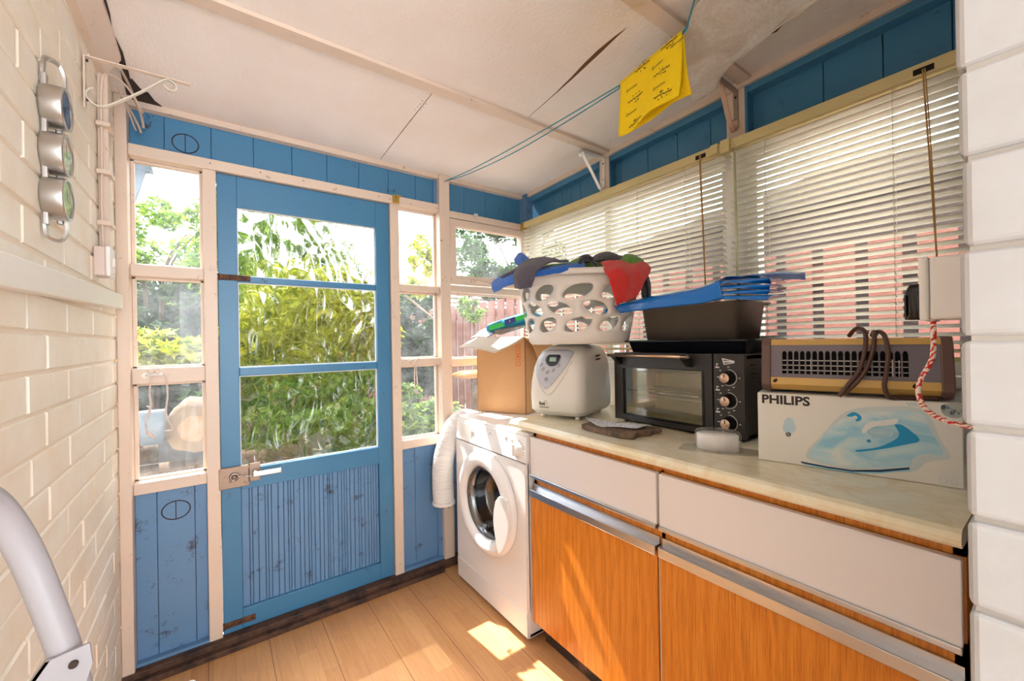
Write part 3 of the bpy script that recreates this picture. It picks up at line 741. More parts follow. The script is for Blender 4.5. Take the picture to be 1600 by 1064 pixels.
b.build('hose_collar', [pvc_white, screw_m], hose, solid=.0015)

# ================================================================== CARDBOARD BOX + WIPES
ang = math.degrees(math.atan2(1.698-1.974, 1.312-1.187))
bx = tag(empty('cardboard_box', (1.187, 1.974, .863), ang), 'open brown cardboard box with flaps, on the tumble dryer', 'box')
Wb, Hb, Db = .303, .408, .25
b = MB(); t = .004
b.box((0, 0, 0), (Wb, t, Hb)); b.box((0, Db-t, 0), (Wb, Db, Hb)); b.box((0, 0, 0), (t, Db, Hb)); b.box((Wb-t, 0, 0), (Wb, Db, Hb)); b.box((0, 0, 0), (Wb, Db, t))
b.box((Wb-.0015, -.001, .0), (Wb+.001, .012, Hb), mi=1)  # darker brown strip down the right front corner of the carton
b.build('carton_body', [cardboard, plain('box_corner_dark_strip', (168, 118, 76), .8)], bx)
b = MB(); P = [[(0.0, 0, Hb), (.10, 0, Hb), (.20, 0, Hb), (Wb, 0, Hb)], [(-.02, -.05, Hb-.022), (.08, -.052, Hb-.024), (.17, -.055, Hb-.028), (Wb-.03, -.055, Hb-.035)], [(-.03, -.125, Hb-.05), (.06, -.13, Hb-.055), (.13, -.135, Hb-.065), (.20, -.135, Hb-.08)]]
b.grid(patch([[Vector(p) for p in r] for r in P], 4)); plab(b.build('front_flap', card_in, bx, solid=.004), 'flap with pale liner folded outwards')
b = MB(); P = [[(Wb, 0, Hb), (Wb, .12, Hb), (Wb, Db, Hb)], [(Wb+.045, .01, Hb-.05), (Wb+.045, .12, Hb-.05), (Wb+.045, Db, Hb-.05)], [(Wb+.055, .05, Hb-.12), (Wb+.055, .12, Hb-.12), (Wb+.055, Db-.02, Hb-.12)]]
b.grid(patch([[Vector(p) for p in r] for r in P], 3)); b.build('side_flap', cardboard, bx, solid=.004)
b = MB()
for i, z in enumerate((.345, .315, .285, .255)):   # printed handling marks
    x0 = Wb-.052; b.plate_hole((x0, z, x0+.026, z+.022), (x0+.003, z+.003, x0+.023, z+.019), 0, FR, -.0012, .0002)
b.prism([(Wb-.046, .300), (Wb-.032, .300), (Wb-.039, .322)], FR, -.0012, .0002)
b.build('handling_marks', orange_ink, bx)
# wipes pack
b = MB()
def loft(b, secs, n=32, mi=0):
    """secs: (z, x0,x1,y0,y1, r) rounded-rectangle sections"""
    rings = []
    for (z, x0, x1, y0, y1, r) in secs:
        ring = []; q = n//4
        for ci, (cx, cy, a0) in enumerate(((x1-r, y1-r, 0), (x0+r, y1-r, 90), (x0+r, y0+r, 180), (x1-r, y0+r, 270))):
            for k in range(q): a = R(a0+90*k/(q-1)); ring.append(b.bm.verts.new((cx+r*math.cos(a), cy+r*math.sin(a), z)))
        rings.append(ring)
    b.mi = mi
    for A, B in zip(rings, rings[1:]):
        m = len(A)
        for k in range(m): f = b.bm.faces.new((A[k], A[(k+1) % m], B[(k+1) % m], B[k])); f.material_index = mi; f.smooth = True
    for Lp in (rings[0][::-1], rings[-1]): f = b.bm.faces.new(Lp); f.material_index = mi; f.smooth = True
    return b
wp = tag(empty('wipes_packet', (1.262, 1.985, 1.300), ang-2), 'blue and green plastic packet of wipes lying on the open cardboard box', 'packet'); wp.rotation_euler = (R(-6), R(-13), R(ang-2))
b = MB(); loft(b, [(0, .005, .295, .005, .13, .012), (.012, -.004, .304, -.004, .139, .016), (.035, -.004, .304, -.004, .139, .016), (.052, .012, .29, .012, .12, .014)])
b.build('wrapper', aqua_pk, wp)
b = MB(); b.prism([(.02, .004), (.13, .004), (.12, .030), (.03, .034)], FR, -.0056, -.003); b.prism([(.17, .008), (.275, .010), (.285, .034), (.16, .034)], FR, -.0056, -.003); b.build('green_print', green_pk, wp)
b = MB(); b.prism([(.135, .006), (.205, .006), (.205, .038), (.135, .038)], FR, -.0068, -.0045); b.build('navy_label', plain('navy_label', (14, 30, 120), .3), wp)
text('5', .018, (.165, -.0074, .016), RF, white_pl, 'label_figure', wp)
b = MB(); b.grid(patch([[Vector((-.10+.035*j, -.02+.05*i, .0+.03*math.sin(j*1.1)*(i != 0)+.012*i)) for j in range(4)] for i in range(4)], 5, .004, 30, 2))
cb = tag(b.build('crumpled_bag', grey_film, solid=.0015), 'crumpled pale grey plastic bag beside the wipes packet on the box', 'bag'); cb.location = (1.265, 1.985, 1.275); cb.rotation_euler = (0, 0, R(ang))

# ================================================================== BREAD MAKER
ba = math.degrees(math.atan2(1.20-1.43, 1.205-1.12))
br = tag(empty('bread_maker', (1.12, 1.43, .912), ba), 'warm white bread maker with a shield-shaped control panel, under the laundry basket', 'bread maker')
BWd = .258; BD = .36
secs = [(.012, .030, BWd-.03, .04, BD-.02, .04), (.018, .012, BWd-.012, .018, BD-.01, .045), (.034, .003, BWd-.003, .004, BD, .045), (.036, .0, BWd, .0, BD, .045), (.10, -.003, BWd+.003, -.004, BD, .05),
        (.16, .0, BWd, -.002, BD, .05), (.22, .008, BWd-.004, .006, BD, .055), (.26, .018, BWd-.012, .018, BD, .06), (.29, .032, BWd-.022, .036, BD-.005, .06), (.310, .055, BWd-.04, .062, BD-.02, .06), (.318, .08, BWd-.065, .10, BD-.05, .05)]
b = MB(); loft(b, secs, 48); b.build('housing', cream_pl, br)
def yfront(z, x):
    for a, c in zip(secs, secs[1:]):
        if a[0] <= z <= c[0]:
            f = (z-a[0])/(c[0]-a[0]); y = a[3]+f*(c[3]-a[3]); x0 = a[1]+f*(c[1]-a[1]); x1 = a[2]+f*(c[2]-a[2]); r = a[5]
            if x < x0+r: y += r-math.sqrt(max(0, r*r-(x0+r-x)**2))
            if x > x1-r: y += r-math.sqrt(max(0, r*r-(x-x1+r)**2))
            return y
    return .1
def shield(b, rows, off, nx=14, nz=26):
    zs = [r[0] for r in rows]
    P = []
    for i in range(nz+1):
        z = zs[0]+(zs[-1]-zs[0])*i/nz
        for a, c in zip(rows, rows[1:]):
            if a[0] <= z <= c[0]+1e-9: f = (z-a[0])/(c[0]-a[0]); break
        f = f; xl = a[1]+f*(c[1]-a[1]); xr = a[2]+f*(c[2]-a[2])
        P.append([Vector((xl+(xr-xl)*j/nx, yfront(z, xl+(xr-xl)*j/nx)-off, z)) for j in range(nx+1)])
    b.grid(P)
b = MB(); shield(b, [(.132, .086, .100), (.150, .066, .122), (.19, .050, .155), (.235, .044, .190), (.27, .046, .206), (.284, .052, .208), (.292, .064, .198), (.296, .09, .175)], .0035)
pn = plab(b.build('control_panel', plain('silver_blue_plastic', (196, 200, 212), .3, .2), br, solid=.004), 'silver shield-shaped panel')
b = MB(); shield(b, [(.228, .110, .128), (.238, .094, .146), (.252, .086, .153), (.268, .088, .157), (.276, .10, .15)], .0075, 8, 10)
ds = b.build('display_bezel', plain('dark_blue_bezel', (52, 58, 72), .25), pn, solid=.002)
b = MB(); shield(b, [(.247, .107, .139), (.266, .107, .139)], .0095, 4, 4); b.build('display', plain('lcd_green', (164, 190, 178), .3), ds, solid=.001)
for (x, z) in ((.0675, .2337), (.078, .2136), (.101, .2024), (.1282, .2115), (.150, .2303), (.0945, .1719)):
    y = yfront(z, x); MB().lathe([(.0085, 0), (.008, .002), (0, .003)], (x, y-.0055, z), (0, -1, .1), 20, sx=1.15, sy=.85).build('button', plain('button_grey', (170, 172, 182), .4), pn)
b = MB(); b.tube([(x, yfront(z, x)-.0025, z) for x, z in [(.040, .24), (.046, .185), (.060, .145), (.078, .118), (.098, .105), (.118, .112), (.150, .15), (.185, .20), (.207, .25)]], .0022, 6); plab(b.build('panel_moulding', cream_pl, br), 'raised line around the panel')
text('fast', .021, (.056, yfront(.06, .07)-.0015, .060), RF, ink, 'printed_name', br, bold=.0003, shear=.1); text('morphy richards', .0072, (.056, yfront(.05, .07)-.0015, .049), RF, ink, 'printed_maker', br)
b = MB(); b.tube([(.0895+.006*math.cos(t*.4), yfront(.075, .09)-.0015, .072+.008*math.sin(t*.4)) for t in range(16)], .0008, 4, closed=True); b.build('printed_loaf', gr_ink, br)
b = MB()
for i in range(3):
    for j in range(2): b.prism([(.17+i*.018, .262-j*.016), (.185+i*.018, .268-j*.016), (.185+i*.018, .271-j*.016), (.17+i*.018, .265-j*.016)], lambda u, v, d: (BWd-.010+d, u, v), 0, .004)
stuff(b.build('vent_slots', dark_gap, br))
for (x, y) in ((.05, .06), (BWd-.045, .05), (.05, .30), (BWd-.05, .30)): MB().cyl((x, y, 0), (x, y, .014), .010, 16).build('foot', white_pl, br)

# ================================================================== LAUNDRY BASKET
bk = tag(empty('laundry_basket', (1.268, 1.262, 1.232), -45), 'white plastic laundry basket with oval cut-outs, standing on the bread maker', 'basket')
AX, AY = .255, .185; HB = .285
def bsurf(th, z):
    f = z/HB; k = .80+.20*f**.8; c, s_ = math.cos(th), math.sin(th); e = .86
    return Vector((math.copysign(abs(c)**e, c)*AX*k, math.copysign(abs(s_)**e, s_)*AY*k, z))
b = MB(); NC = 12; cw = 2*math.pi/NC; rowsZ = [(.048, .112, -28), (.112, .176, 24), (.176, .240, -30)]
for ri, (z0, z1, tilt) in enumerate(rowsZ):
    zc = (z0+z1)/2; hh = (z1-z0)/2
    for c in range(NC):
        tc = (c+.5*(ri % 2))*cw; q = 8; sq = []
        for k in range(q): sq.append((-1+2*k/q, -1))
        for k in range(q): sq.append((1, -1+2*k/q))
        for k in range(q): sq.append((1-2*k/q, 1))
        for k in range(q): sq.append((-1, 1-2*k/q))
        O, I, I2 = [], [], []
        for (u, v) in sq:
            rt = R(tilt); a = math.atan2(v*.032, u*.055)-rt; ca, sa = math.cos(a)*.045, math.sin(a)*.0245
            nn_ = math.hypot(math.cos(a)/.045, math.sin(a)/.0245); ca, sa = math.cos(a)/nn_, math.sin(a)/nn_
            eu, ev = (ca*math.cos(rt)-sa*math.sin(rt))/.055, (ca*math.sin(rt)+sa*math.cos(rt))/.032
            O.append(b.bm.verts.new(bsurf(tc-u*cw/2, zc+v*hh)))
            I.append(b.bm.verts.new(bsurf(tc-eu*cw/2, zc+ev*hh)))
        for k in range(4*q): f = b.bm.faces.new((O[k], O[(k+1) % (4*q)], I[(k+1) % (4*q)], I[k])); f.smooth = True
NT = NC*8*2
def band(zs):
    G = [[b.bm.verts.new(bsurf(2*math.pi*k/(NC*8)+0, z)) for k in range(NC*8)] for z in zs]
    for A, B in zip(G, G[1:]):
        for k in range(NC*8): f = b.bm.faces.new((A[k], A[(k+1) % (NC*8)], B[(k+1) % (NC*8)], B[k])); f.smooth = True
    return G
band([.012, .03, .048]); band([.240, .262, .285])
# floor with rounded foot
ft = [b.bm.verts.new(bsurf(2*math.pi*k/96, .012)) for k in range(96)]; f2 = [b.bm.verts.new(Vector((v.co.x*.95, v.co.y*.95, .002))) for v in ft]
for k in range(96): f = b.bm.faces.new((f2[k], f2[(k+1) % 96], ft[(k+1) % 96], ft[k])); f.smooth = True
b.bm.faces.new(f2[::-1])
b.build('basket_body', white_pl, bk, weld=True, solid=.003)
b = MB(); rp = []
for k in range(72):
    th = 2*math.pi*k/72; p = bsurf(th, HB); o = p.copy(); o.z = 0; o.normalize(); rp.append([p+Vector((0, 0, -.004)), p+Vector((0, 0, .006)), p+o*.028+Vector((0, 0, .006)), p+o*.034+Vector((0, 0, -.016))])
rp.append(rp[0]); b.grid([[Vector(q) for q in r_] for r_ in rp]); b.build('rim', white_pl, bk, weld=True, solid=.004)

# towels, all in the basket's own frame
def cloth(name, C, m, label, amp=.006, fs=26, th=.008, seed=1, cat='towel', n=8, group=None):
    o = MB(); o.grid(patch([[Vector(p) for p in r] for r in C], n, amp, fs, seed)); ob = o.build(name, m, solid=th, sub=1)
    ob.matrix_world = Matrix.Translation(bk.location) @ Matrix.Rotation(R(-45), 4, 'Z'); return tag(ob, label, cat, group)
Z = HB
cloth('towel', [[(-.20, .12, Z+.03), (-.10, .15, Z+.045), (.0, .155, Z+.05), (.12, .14, Z+.05)], [(-.21, .02, Z+.045), (-.1, .03, Z+.062), (.02, .03, Z+.085), (.13, .03, Z+.08)], [(-.19, -.06, Z+.02), (-.1, -.06, Z+.035), (.02, -.07, Z+.05), (.14, -.05, Z+.05)]], tw_green, 'green terry towel at the back of the basket pile, showing behind the navy one', .008, 18, .008, 3)
cloth('towel', [[(-.02, .05, Z+.04), (.06, .06, Z+.085), (.13, .06, Z+.095), (.20, .05, Z+.075), (.25, .05, Z+.02), (.275, .04, Z-.07), (.27, .03, Z-.14)], [(-.03, -.04, Z+.035), (.05, -.05, Z+.07), (.12, -.06, Z+.085), (.20, -.06, Z+.06), (.262, -.07, Z+.02), (.285, -.07, Z-.07), (.28, -.07, Z-.14)], [(-.03, -.11, Z+.02), (.04, -.125, Z+.04), (.12, -.125, Z+.045), (.19, -.12, Z+.03), (.25, -.12, Z+.005), (.27, -.12, Z-.07), (.262, -.12, Z-.13)]], tw_navy, 'dark navy towel heaped on the right of the basket, falling behind the red one', .009, 16, .01, 5)
cloth('towel', [[(-.20, .06, Z+.02), (-.245, .02, Z+.045), (-.265, -.03, Z+.085), (-.255, -.08, Z+.06), (-.22, -.11, Z+.02)], [(-.16, .05, Z+.05), (-.205, .0, Z+.07), (-.235, -.05, Z+.105), (-.225, -.10, Z+.055), (-.20, -.13, Z+.012)], [(-.12, .04, Z+.03), (-.15, -.01, Z+.05), (-.19, -.07, Z+.055), (-.18, -.12, Z+.03), (-.16, -.15, Z+.01)]], tw_blue, 'bright blue towel folded into a loop at the left end of the basket', .006, 22, .010, 7)
cloth('towel', [[(-.355, -.09, Z-.02), (-.30, -.12, Z+.005), (-.22, -.15, Z+.015), (-.13, -.165, Z+.02), (-.05, -.16, Z+.03), (.03, -.155, Z+.035)], [(-.35, -.12, Z-.045), (-.29, -.17, Z-.025), (-.21, -.205, Z-.008), (-.12, -.215, Z+.004), (-.04, -.205, Z+.012), (.03, -.19, Z+.018)], [(-.34, -.11, Z-.062), (-.28, -.185, Z-.052), (-.20, -.215, Z-.035), (-.12, -.222, Z-.018), (-.04, -.212, Z-.006), (.03, -.20, Z+.004)]], tw_blue, 'long bright blue towel lying along the front rim and sticking out left', .005, 24, .009, 9)
cloth('towel', [[(-.08, -.13, Z+.055), (-.06, -.17, Z+.045), (-.03, -.19, Z+.035)], [(-.14, -.14, Z+.066), (-.12, -.20, Z+.045), (-.10, -.225, Z+.03)], [(-.20, -.15, Z+.055), (-.19, -.22, Z+.02), (-.15, -.24, Z-.005)], [(-.245, -.18, Z+.01), (-.225, -.235, Z-.03), (-.16, -.25, Z-.045)], [(-.24, -.19, Z-.06), (-.215, -.235, Z-.07), (-.175, -.245, Z-.066)]], tw_grey, 'charcoal towel draped over the front left rim with a pointed end', .004, 26, .009, 11)
cloth('towel', [[(-.12, -.11, Z+.05), (-.19, -.13, Z+.05), (-.25, -.13, Z+.025), (-.30, -.13, Z+.0)], [(-.13, -.14, Z+.045), (-.19, -.17, Z+.035), (-.25, -.18, Z+.01), (-.305, -.17, Z-.01)]], tw_grey, 'charcoal towel strip under the draped charcoal towel, on the left rim', .005, 30, .009, 13)
cloth('towel', [[(.00, -.12, Z+.03), (.02, -.15, Z+.06), (.055, -.16, Z+.05), (.07, -.13, Z+.03)], [(.0, -.16, Z+.02), (.02, -.185, Z+.055), (.055, -.195, Z+.045), (.075, -.17, Z+.02)], [(.0, -.18, Z+.01), (.02, -.20, Z+.035), (.055, -.205, Z+.03), (.075, -.19, Z+.01)]], tw_navy, 'small rolled navy cloth at the middle of the front rim', .006, 30, .009, 15, 'cloth')
cloth('towel', [[(.17, -.10, Z+.045), (.19, -.125, Z+.065), (.22, -.12, Z+.06), (.25, -.10, Z+.045)], [(.165, -.135, Z+.02), (.19, -.155, Z+.05), (.22, -.15, Z+.045), (.255, -.13, Z+.03)], [(.17, -.15, Z-.01), (.19, -.17, Z+.02), (.22, -.165, Z+.015), (.25, -.14, Z+.01)]], tw_green, 'small green terry towel lying over the navy towel beside the red one', .005, 24, .008, 17)
cloth('towel', [[(.09, -.165, Z+.025), (.14, -.175, Z+.035), (.20, -.155, Z+.03), (.265, -.12, Z+.03)], [(.105, -.225, Z-.02), (.15, -.228, Z-.012), (.21, -.20, Z-.01), (.275, -.16, Z+.0)], [(.125, -.238, Z-.085), (.155, -.235, Z-.075), (.20, -.215, Z-.06), (.25, -.185, Z-.045)], [(.14, -.235, Z-.15), (.155, -.232, Z-.135), (.185, -.22, Z-.125), (.215, -.205, Z-.11)]], tw_red, 'bright red terry towel hanging over the front right of the basket', .006, 20, .010, 19)

# ================================================================== MINI OVEN
ov = tag(empty('mini_oven', (1.353, 1.139, .912), -90), 'black countertop mini oven with glass door and three knobs', 'oven')
OW, OH, OD = .52, .285, .262; z0 = .010
b = MB(); b.box((.008, .012, z0), (.022, OD, OH-.004)); b.box((OW-.022, .012, z0), (OW-.003, OD, OH-.004), .002); b.box((.008, .012, OH-.02), (OW-.003, OD, OH-.002), .002); b.box((.008, .012, z0), (OW-.003, OD, z0+.012)); b.box((.008, OD-.012, z0), (OW-.003, OD, OH-.004)); b.box((.410, .012, z0), (.42, OD, OH-.004))
b.build('casing', black_m, ov)
b = MB(); b.box((.420, .0, z0), (OW, .020, OH), .003); fp = b.build('control_fascia', Mat('charcoal_fascia', (44, 41, 40), .35).m, ov)
b = MB(); b.plate_hole((.0, z0, .416, OH-.002), (.043, .034, .382, .224), 0, FR, .0, .020); od = b.build('door', Mat('charcoal_door_enamel', (40, 37, 36), .33).m, ov)
b = MB(); b.plate_hole((.038, .029, .387, .229), (.045, .036, .380, .222), 0, FR, -.0025, .002); b.build('window_trim', black_g, od)
b = MB(); b.box((.045, .006, .036), (.380, .009, .222)); b.build('door_glass', oven_glass, od)
b = MB(); b.cyl((.0, -.038, .273), (.356, -.038, .273), .0065, 20); b.build('handle_bar', bronze_h, od)
for x in (.030, .338):
    b = MB(); b.prism([(-.044, .279), (-.044, .266), (-.004, .236), (.002, .240), (.002, .262)], lambda u, v, d: (d, u, v), x-.012, x+.012); b.build('handle_bracket', black_g, od)
cav = Mat('oven_liner_reflection_tint', (214, 208, 178), .4, .3); cav.bump(cav.noise(6, 3), .2, .004)  # liner lightened to beige, standing in for blinds reflected in the glass
b = MB(); b.box((.026, .03, .028), (.405, .032+.2, .030)); b.box((.026, .235, .028), (.405, .238, .25)); b.box((.026, .03, .245), (.405, .235, .248)); b.box((.026, .03, .028), (.030, .235, .248)); b.box((.401, .03, .028), (.405, .235, .248)); b.build('liner', cav.m, ov)
for z in (.10, .20):
    b = MB(); b.cyl((.03, .10, z), (.40, .10, z), .0035, 10); b.cyl((.03, .19, z), (.40, .19, z), .0035, 10); plab(b.build('heating_rod', steel, ov), 'pair of heating rods')
b = MB()
for i in range(17): b.cyl((.05+i*.02, .04, .128), (.05+i*.02, .22, .128), .0013, 6)
for y in (.04, .13, .22): b.cyl((.035, y, .127), (.395, y, .127), .0022, 8)
b.build('wire_rack', chrome, ov)
wh = plain('white_print', (226, 224, 220), .5); knob_face = plain('knob_face_champagne', (214, 182, 156), .35, .5)
for kz_ in (.207, .132, .059):
    kx_ = .4705; b = MB(); b.lathe([(.0215, 0), (.0205, .006), (.018, .008), (.0165, .026), (.0155, .029)], (kx_, 0, kz_), (0, -1, 0), 36, mi=0); b.lathe([(.0155, .029), (.0148, .0305), (0, .0305)], (kx_, 0, kz_), (0, -1, 0), 36, mi=1); b.box((kx_-.0014, -.0312, kz_+.002), (kx_+.0014, -.030, kz_+.012), mi=0)
    b.build('knob', [black_g, knob_face], ov)
    b = MB(); b.tube([(kx_+.0262*math.cos(R(a)), -.0004, kz_+.0262*math.sin(R(a))) for a in range(-115, 100, 8)], .0009, 5)
    for a in (90, 180, 0, -62, -125, 140): b.box((kx_+.0345*math.cos(R(a))-.003, -.0008, kz_+.0345*math.sin(R(a))-.0013), (kx_+.0345*math.cos(R(a))+.003, .0, kz_+.0345*math.sin(R(a))+.0013))
    stuff(b.build('dial_print', wh, fp))
    b = MB(); b.box((.4275, -.0008, kz_+.030), (.441, 0, kz_+.0345)); b.box((.431, -.0008, kz_+.037), (.4335, 0, kz_+.045)); b.box((.4335, -.0008, kz_+.042), (.438, 0, kz_+.0445)); stuff(b.build('dial_symbol', wh, fp))
b = MB(); lx, lz = .450, .2600                       # wedge-shaped maker's emblem
o_ = [(lx, lz+.010), (lx+.040, lz+.002), (lx+.040, lz-.005), (lx+.006, lz-.012)]
i_ = [(lx+.004, lz+.006), (lx+.037, lz-.0005), (lx+.037, lz-.003), (lx+.0085, lz-.0085)]
for k in range(4): b.prism([o_[k], o_[(k+1) % 4], i_[(k+1) % 4], i_[k]], FR, -.0008, 0)
b.box((lx+.004, -.0009, lz-.0035), (lx+.038, 0, lz+.001))
b.build('maker_emblem', wh, fp)
b = MB()
for i in range(4): b.box((OW-.004, .05, .245-.014*i), (OW-.002, .085, .249-.014*i))
stuff(b.build('vent_slots', dark_hole, ov))
for (x, y) in ((.03, .04), (OW-.03, .04), (.03, .23), (OW-.03, .23)): MB().cyl((x, y, 0), (x, y, .012), .011, 14).build('foot', black_g, ov)

# roasting tray and deep tin on top
tr = tag(empty('roasting_tray', (1.353, 1.139, .912+.286), -90), 'shallow black enamel roasting tray lying on the mini oven', 'tray')
b = MB()
def pan(b, x0, x1, y0, y1, h, tp, rim, r=.03, drop=.004):
    S_ = [(0.0, x0+tp, x1-tp, y0+tp, y1-tp, r*.6), (h, x0, x1, y0, y1, r), (h+.001, x0-rim, x1+rim, y0-rim, y1+rim, r+rim*.6), (h-drop, x0-rim-.002, x1+rim+.002, y0-rim-.002, y1+rim+.002, r+rim*.6)]
    rings = []
    for (z, a0, a1, c0, c1, rr) in S_:
        ring = []
        for (cx, cy, g) in ((a1-rr, c1-rr, 0), (a0+rr, c1-rr, 90), (a0+rr, c0+rr, 180), (a1-rr, c0+rr, 270)):
            for k in range(9): a = R(g+90*k/8); ring.append(b.bm.verts.new((cx+rr*math.cos(a), cy+rr*math.sin(a), z)))
        rings.append(ring)
    for A, B in zip(rings, rings[1:]):
        for k in range(36): f = b.bm.faces.new((A[k], A[(k+1) % 36], B[(k+1) % 36], B[k])); f.smooth = True
    b.bm.faces.new(rings[0][::-1])
pan(b, .055, .535, .005, .245, .044, .016, .018); b.build('tray_body', enamel_bk, tr, weld=True, solid=.002)
dp = tag(empty('roasting_tin', (1.353, 1.139, .912+.286+.047), -90), 'deep dark grey non-stick tin standing on the black roasting tray', 'tin')
b = MB(); pan(b, .118, .500, .012, .225, .122, .016, .016, .035); b.build('tin_body', nonstick, dp, weld=True, solid=.002)
# folded blue plastic
bf = tag(empty('folded_plastic_bag', (1.353, 1.139, .912+.286+.047+.127), -90), 'bright blue plastic sheet folded flat on top of the dark tin', 'bag')
def fold(name, C, amp, seed, th=.002):
    b = MB(); b.grid(patch([[Vector(p) for p in r] for r in C], 8, amp, 12, seed)); b.build(name, blue_film, bf, solid=th)
fold('bag_sheet', [[(-.005, .06, .010), (.10, .16, .040), (.25, .20, .056), (.40, .22, .062), (.52, .22, .066)], [(-.004, .0, .008), (.10, .04, .034), (.25, .05, .050), (.40, .04, .060), (.485, .05, .078)], [(-.006, -.045, .002), (.10, -.040, .022), (.25, -.040, .032), (.40, -.040, .042), (.472, -.036, .066)], [(.0, -.052, -.012), (.10, -.050, -.006), (.25, -.050, .000), (.40, -.050, .004), (.476, -.046, .030)], [(.004, -.044, -.018), (.10, -.042, -.016), (.25, -.042, -.010), (.40, -.042, -.008), (.480, -.040, .006)], [(.01, .0, -.004), (.10, .0, .001), (.25, .0, .001), (.40, .0, .003), (.49, .0, .008)]], .0025, 3)
for i, (za, zb_) in enumerate(((.004, -.010), (.018, .006), (.034, .022), (.050, .040))):
    fold('bag_fold', [[(.45, -.034, za), (.52, -.040-.006*i, zb_+.006), (.60, -.030+.012*i, zb_-.002)], [(.45, -.030, za+.010), (.53, -.036, zb_+.016), (.612, -.028, zb_+.010)], [(.45, .04, za+.012), (.53, .04, zb_+.018), (.612, .035, zb_+.013)], [(.45, .12, za+.010), (.53, .12, zb_+.014), (.60, .10, zb_+.012)]], .003, 10+i)
fold('bag_fold', [[(.42, .02, .068), (.50, .05, .076), (.58, .08, .074), (.64, .10, .068)], [(.42, .08, .070), (.50, .11, .084), (.58, .14, .086), (.635, .16, .078)], [(.43, .16, .066), (.50, .19, .070), (.58, .20, .066), (.62, .21, .060)]], .003, 20)

# ================================================================== STONE PIECES, LEAFLET, BLISTER PACK
slate = Mat('brown_slate', (122, 100, 82), .8); slate.dirt((126, 102, 84), (84, 70, 60), 22, .45, .6); slate.bump(slate.noise(45, 8), .8, .008); slate = slate.m
b = MB(); P = [(1.118, 1.105), (1.105, 1.02), (1.108, .905), (1.13, .872), (1.17, .885), (1.215, .868), (1.25, .88), (1.262, .93), (1.24, 1.0), (1.235, 1.08), (1.18, 1.12)]
b.prism(P, TP, .913, .932); o = b.build('stone_slab', slate); md = o.modifiers.new('edge', 'BEVEL'); md.width = .004; md.segments = 2
tag(o, 'broken flat brown stone slab on the worktop in front of the oven', 'stone')
b = MB(); b.prism([(1.255, .955), (1.245, .895), (1.270, .868), (1.298, .88), (1.302, .91), (1.285, .945)], TP, .913, .928); o = b.build('stone_fragment', slate); md = o.modifiers.new('edge', 'BEVEL'); md.width = .004
tag(o, 'small brown stone fragment at the right end of the broken slab', 'stone')
paper = Mat('printed_paper', (222, 222, 226), .7); paper.setcol(paper.mix(paper.ramp(paper.noise(60, 2, paper.coord((1, 5, 1))), [(.55, (0, 0, 0)), (.6, (255, 255, 255))]), (226, 226, 230), (160, 164, 176))); paper = paper.m
b = MB(); b.grid(patch([[Vector(p) for p in r] for r in [[(1.150, 1.115, .952), (1.13, 1.03, .934), (1.155, .985, .936), (1.185, .90, .940)], [(1.185, 1.12, .944), (1.175, 1.03, .936), (1.195, .97, .946), (1.235, .90, .942)], [(1.205, 1.11, .94), (1.215, 1.02, .938), (1.235, .97, .941), (1.275, .905, .938)]]], 6, .0015, 40))
tag(b.build('leaflet', paper, solid=.0006), 'crumpled white printed leaflet lying on the stone slab', 'leaflet')
bp = tag(empty('blister_pack', (1.222, .640, .912), -65), 'clear plastic blister pack holding a white oval block, in front of the oven', 'packaging')
b = MB(); P = []
b.prism([(-.105, -.045), (-.035, -.05), (.045, -.055), (.11, -.03), (.105, .035), (.03, .05), (-.05, .05), (-.10, .03)], TP, .001, .003)
b.lathe([(.062, .003), (.060, .050), (.056, .058), (.045, .062), (0, .063)], (0, 0, 0), (0, 0, 1), 40, sx=1.05, sy=.62); b.build('clear_shell', clear_pl, bp)
b = MB(); b.lathe([(0, .003), (.055, .003), (.055, .047), (.052, .050), (0, .050)], (0, 0, 0), (0, 0, 1), 40, sx=1.05, sy=.62); plab(b.build('oval_block', white_app, bp), 'white oval block')

# ================================================================== IRON BOX AND FAN HEATER
ia = math.degrees(math.atan2(.146-.52, 1.308-1.21))
ib = tag(empty('iron_box', (1.21, .52, .9125), ia), 'white printed carton for a steam iron, standing under the fan heater', 'box')
IW, IH, IDp = .386, .185, .15
MB().box((0, 0, 0), (IW, IDp, IH), .0025).build('carton', white_card, ib)
text('PHILIPS', .0318, (.0095, -.0006, .1575), RF, ink, 'printed_brand', ib, bold=.0010, sx=1.06)
def pr_(name, P, m, d=.0004, hole=None):
    b = MB(); b.prism(P, FR, -d, .0004); return b.build(name, m, ib)
def dense(P, n=5): return [(p.x, p.y) for p in spline([(a, c, 0) for a, c in P], n, True)]
pr_('iron_halo', dense([(.108, .022), (.14, .085), (.19, .150), (.26, .168), (.325, .165), (.352, .10), (.365, .066), (.33, .05), (.30, .022), (.2, .010)]), Mat('faint_blue_halo', (206, 218, 218), .5).m, .0003)
def ironbody():
    m = Mat('pale_blue_iron_print', (190, 222, 232), .5)
    f = m.noise(9, 3, m.coord((1, 1, 2.2)), .5, 1.5); m.setcol(m.ramp(f, [(.32, (150, 204, 226)), (.5, (192, 222, 230)), (.68, (222, 230, 226))])); return m.m
pr_('iron_picture', dense([(.116, .031), (.138, .072), (.165, .112), (.19, .136), (.235, .154), (.30, .161), (.322, .158), (.336, .120), (.353, .080), (.349, .066), (.335, .070), (.318, .064), (.305, .052), (.298, .035), (.235, .021), (.16, .015)]), ironbody(), .0006)
pr_('iron_soleplate', [(.095, .0111), (.15, .0075), (.1976, .0075), (.25, .018), (.300, .0325), (.3005, .028), (.25, .0125), (.1976, .0035), (.15, .0035), (.098, .0068)], navy_ink, .0009)
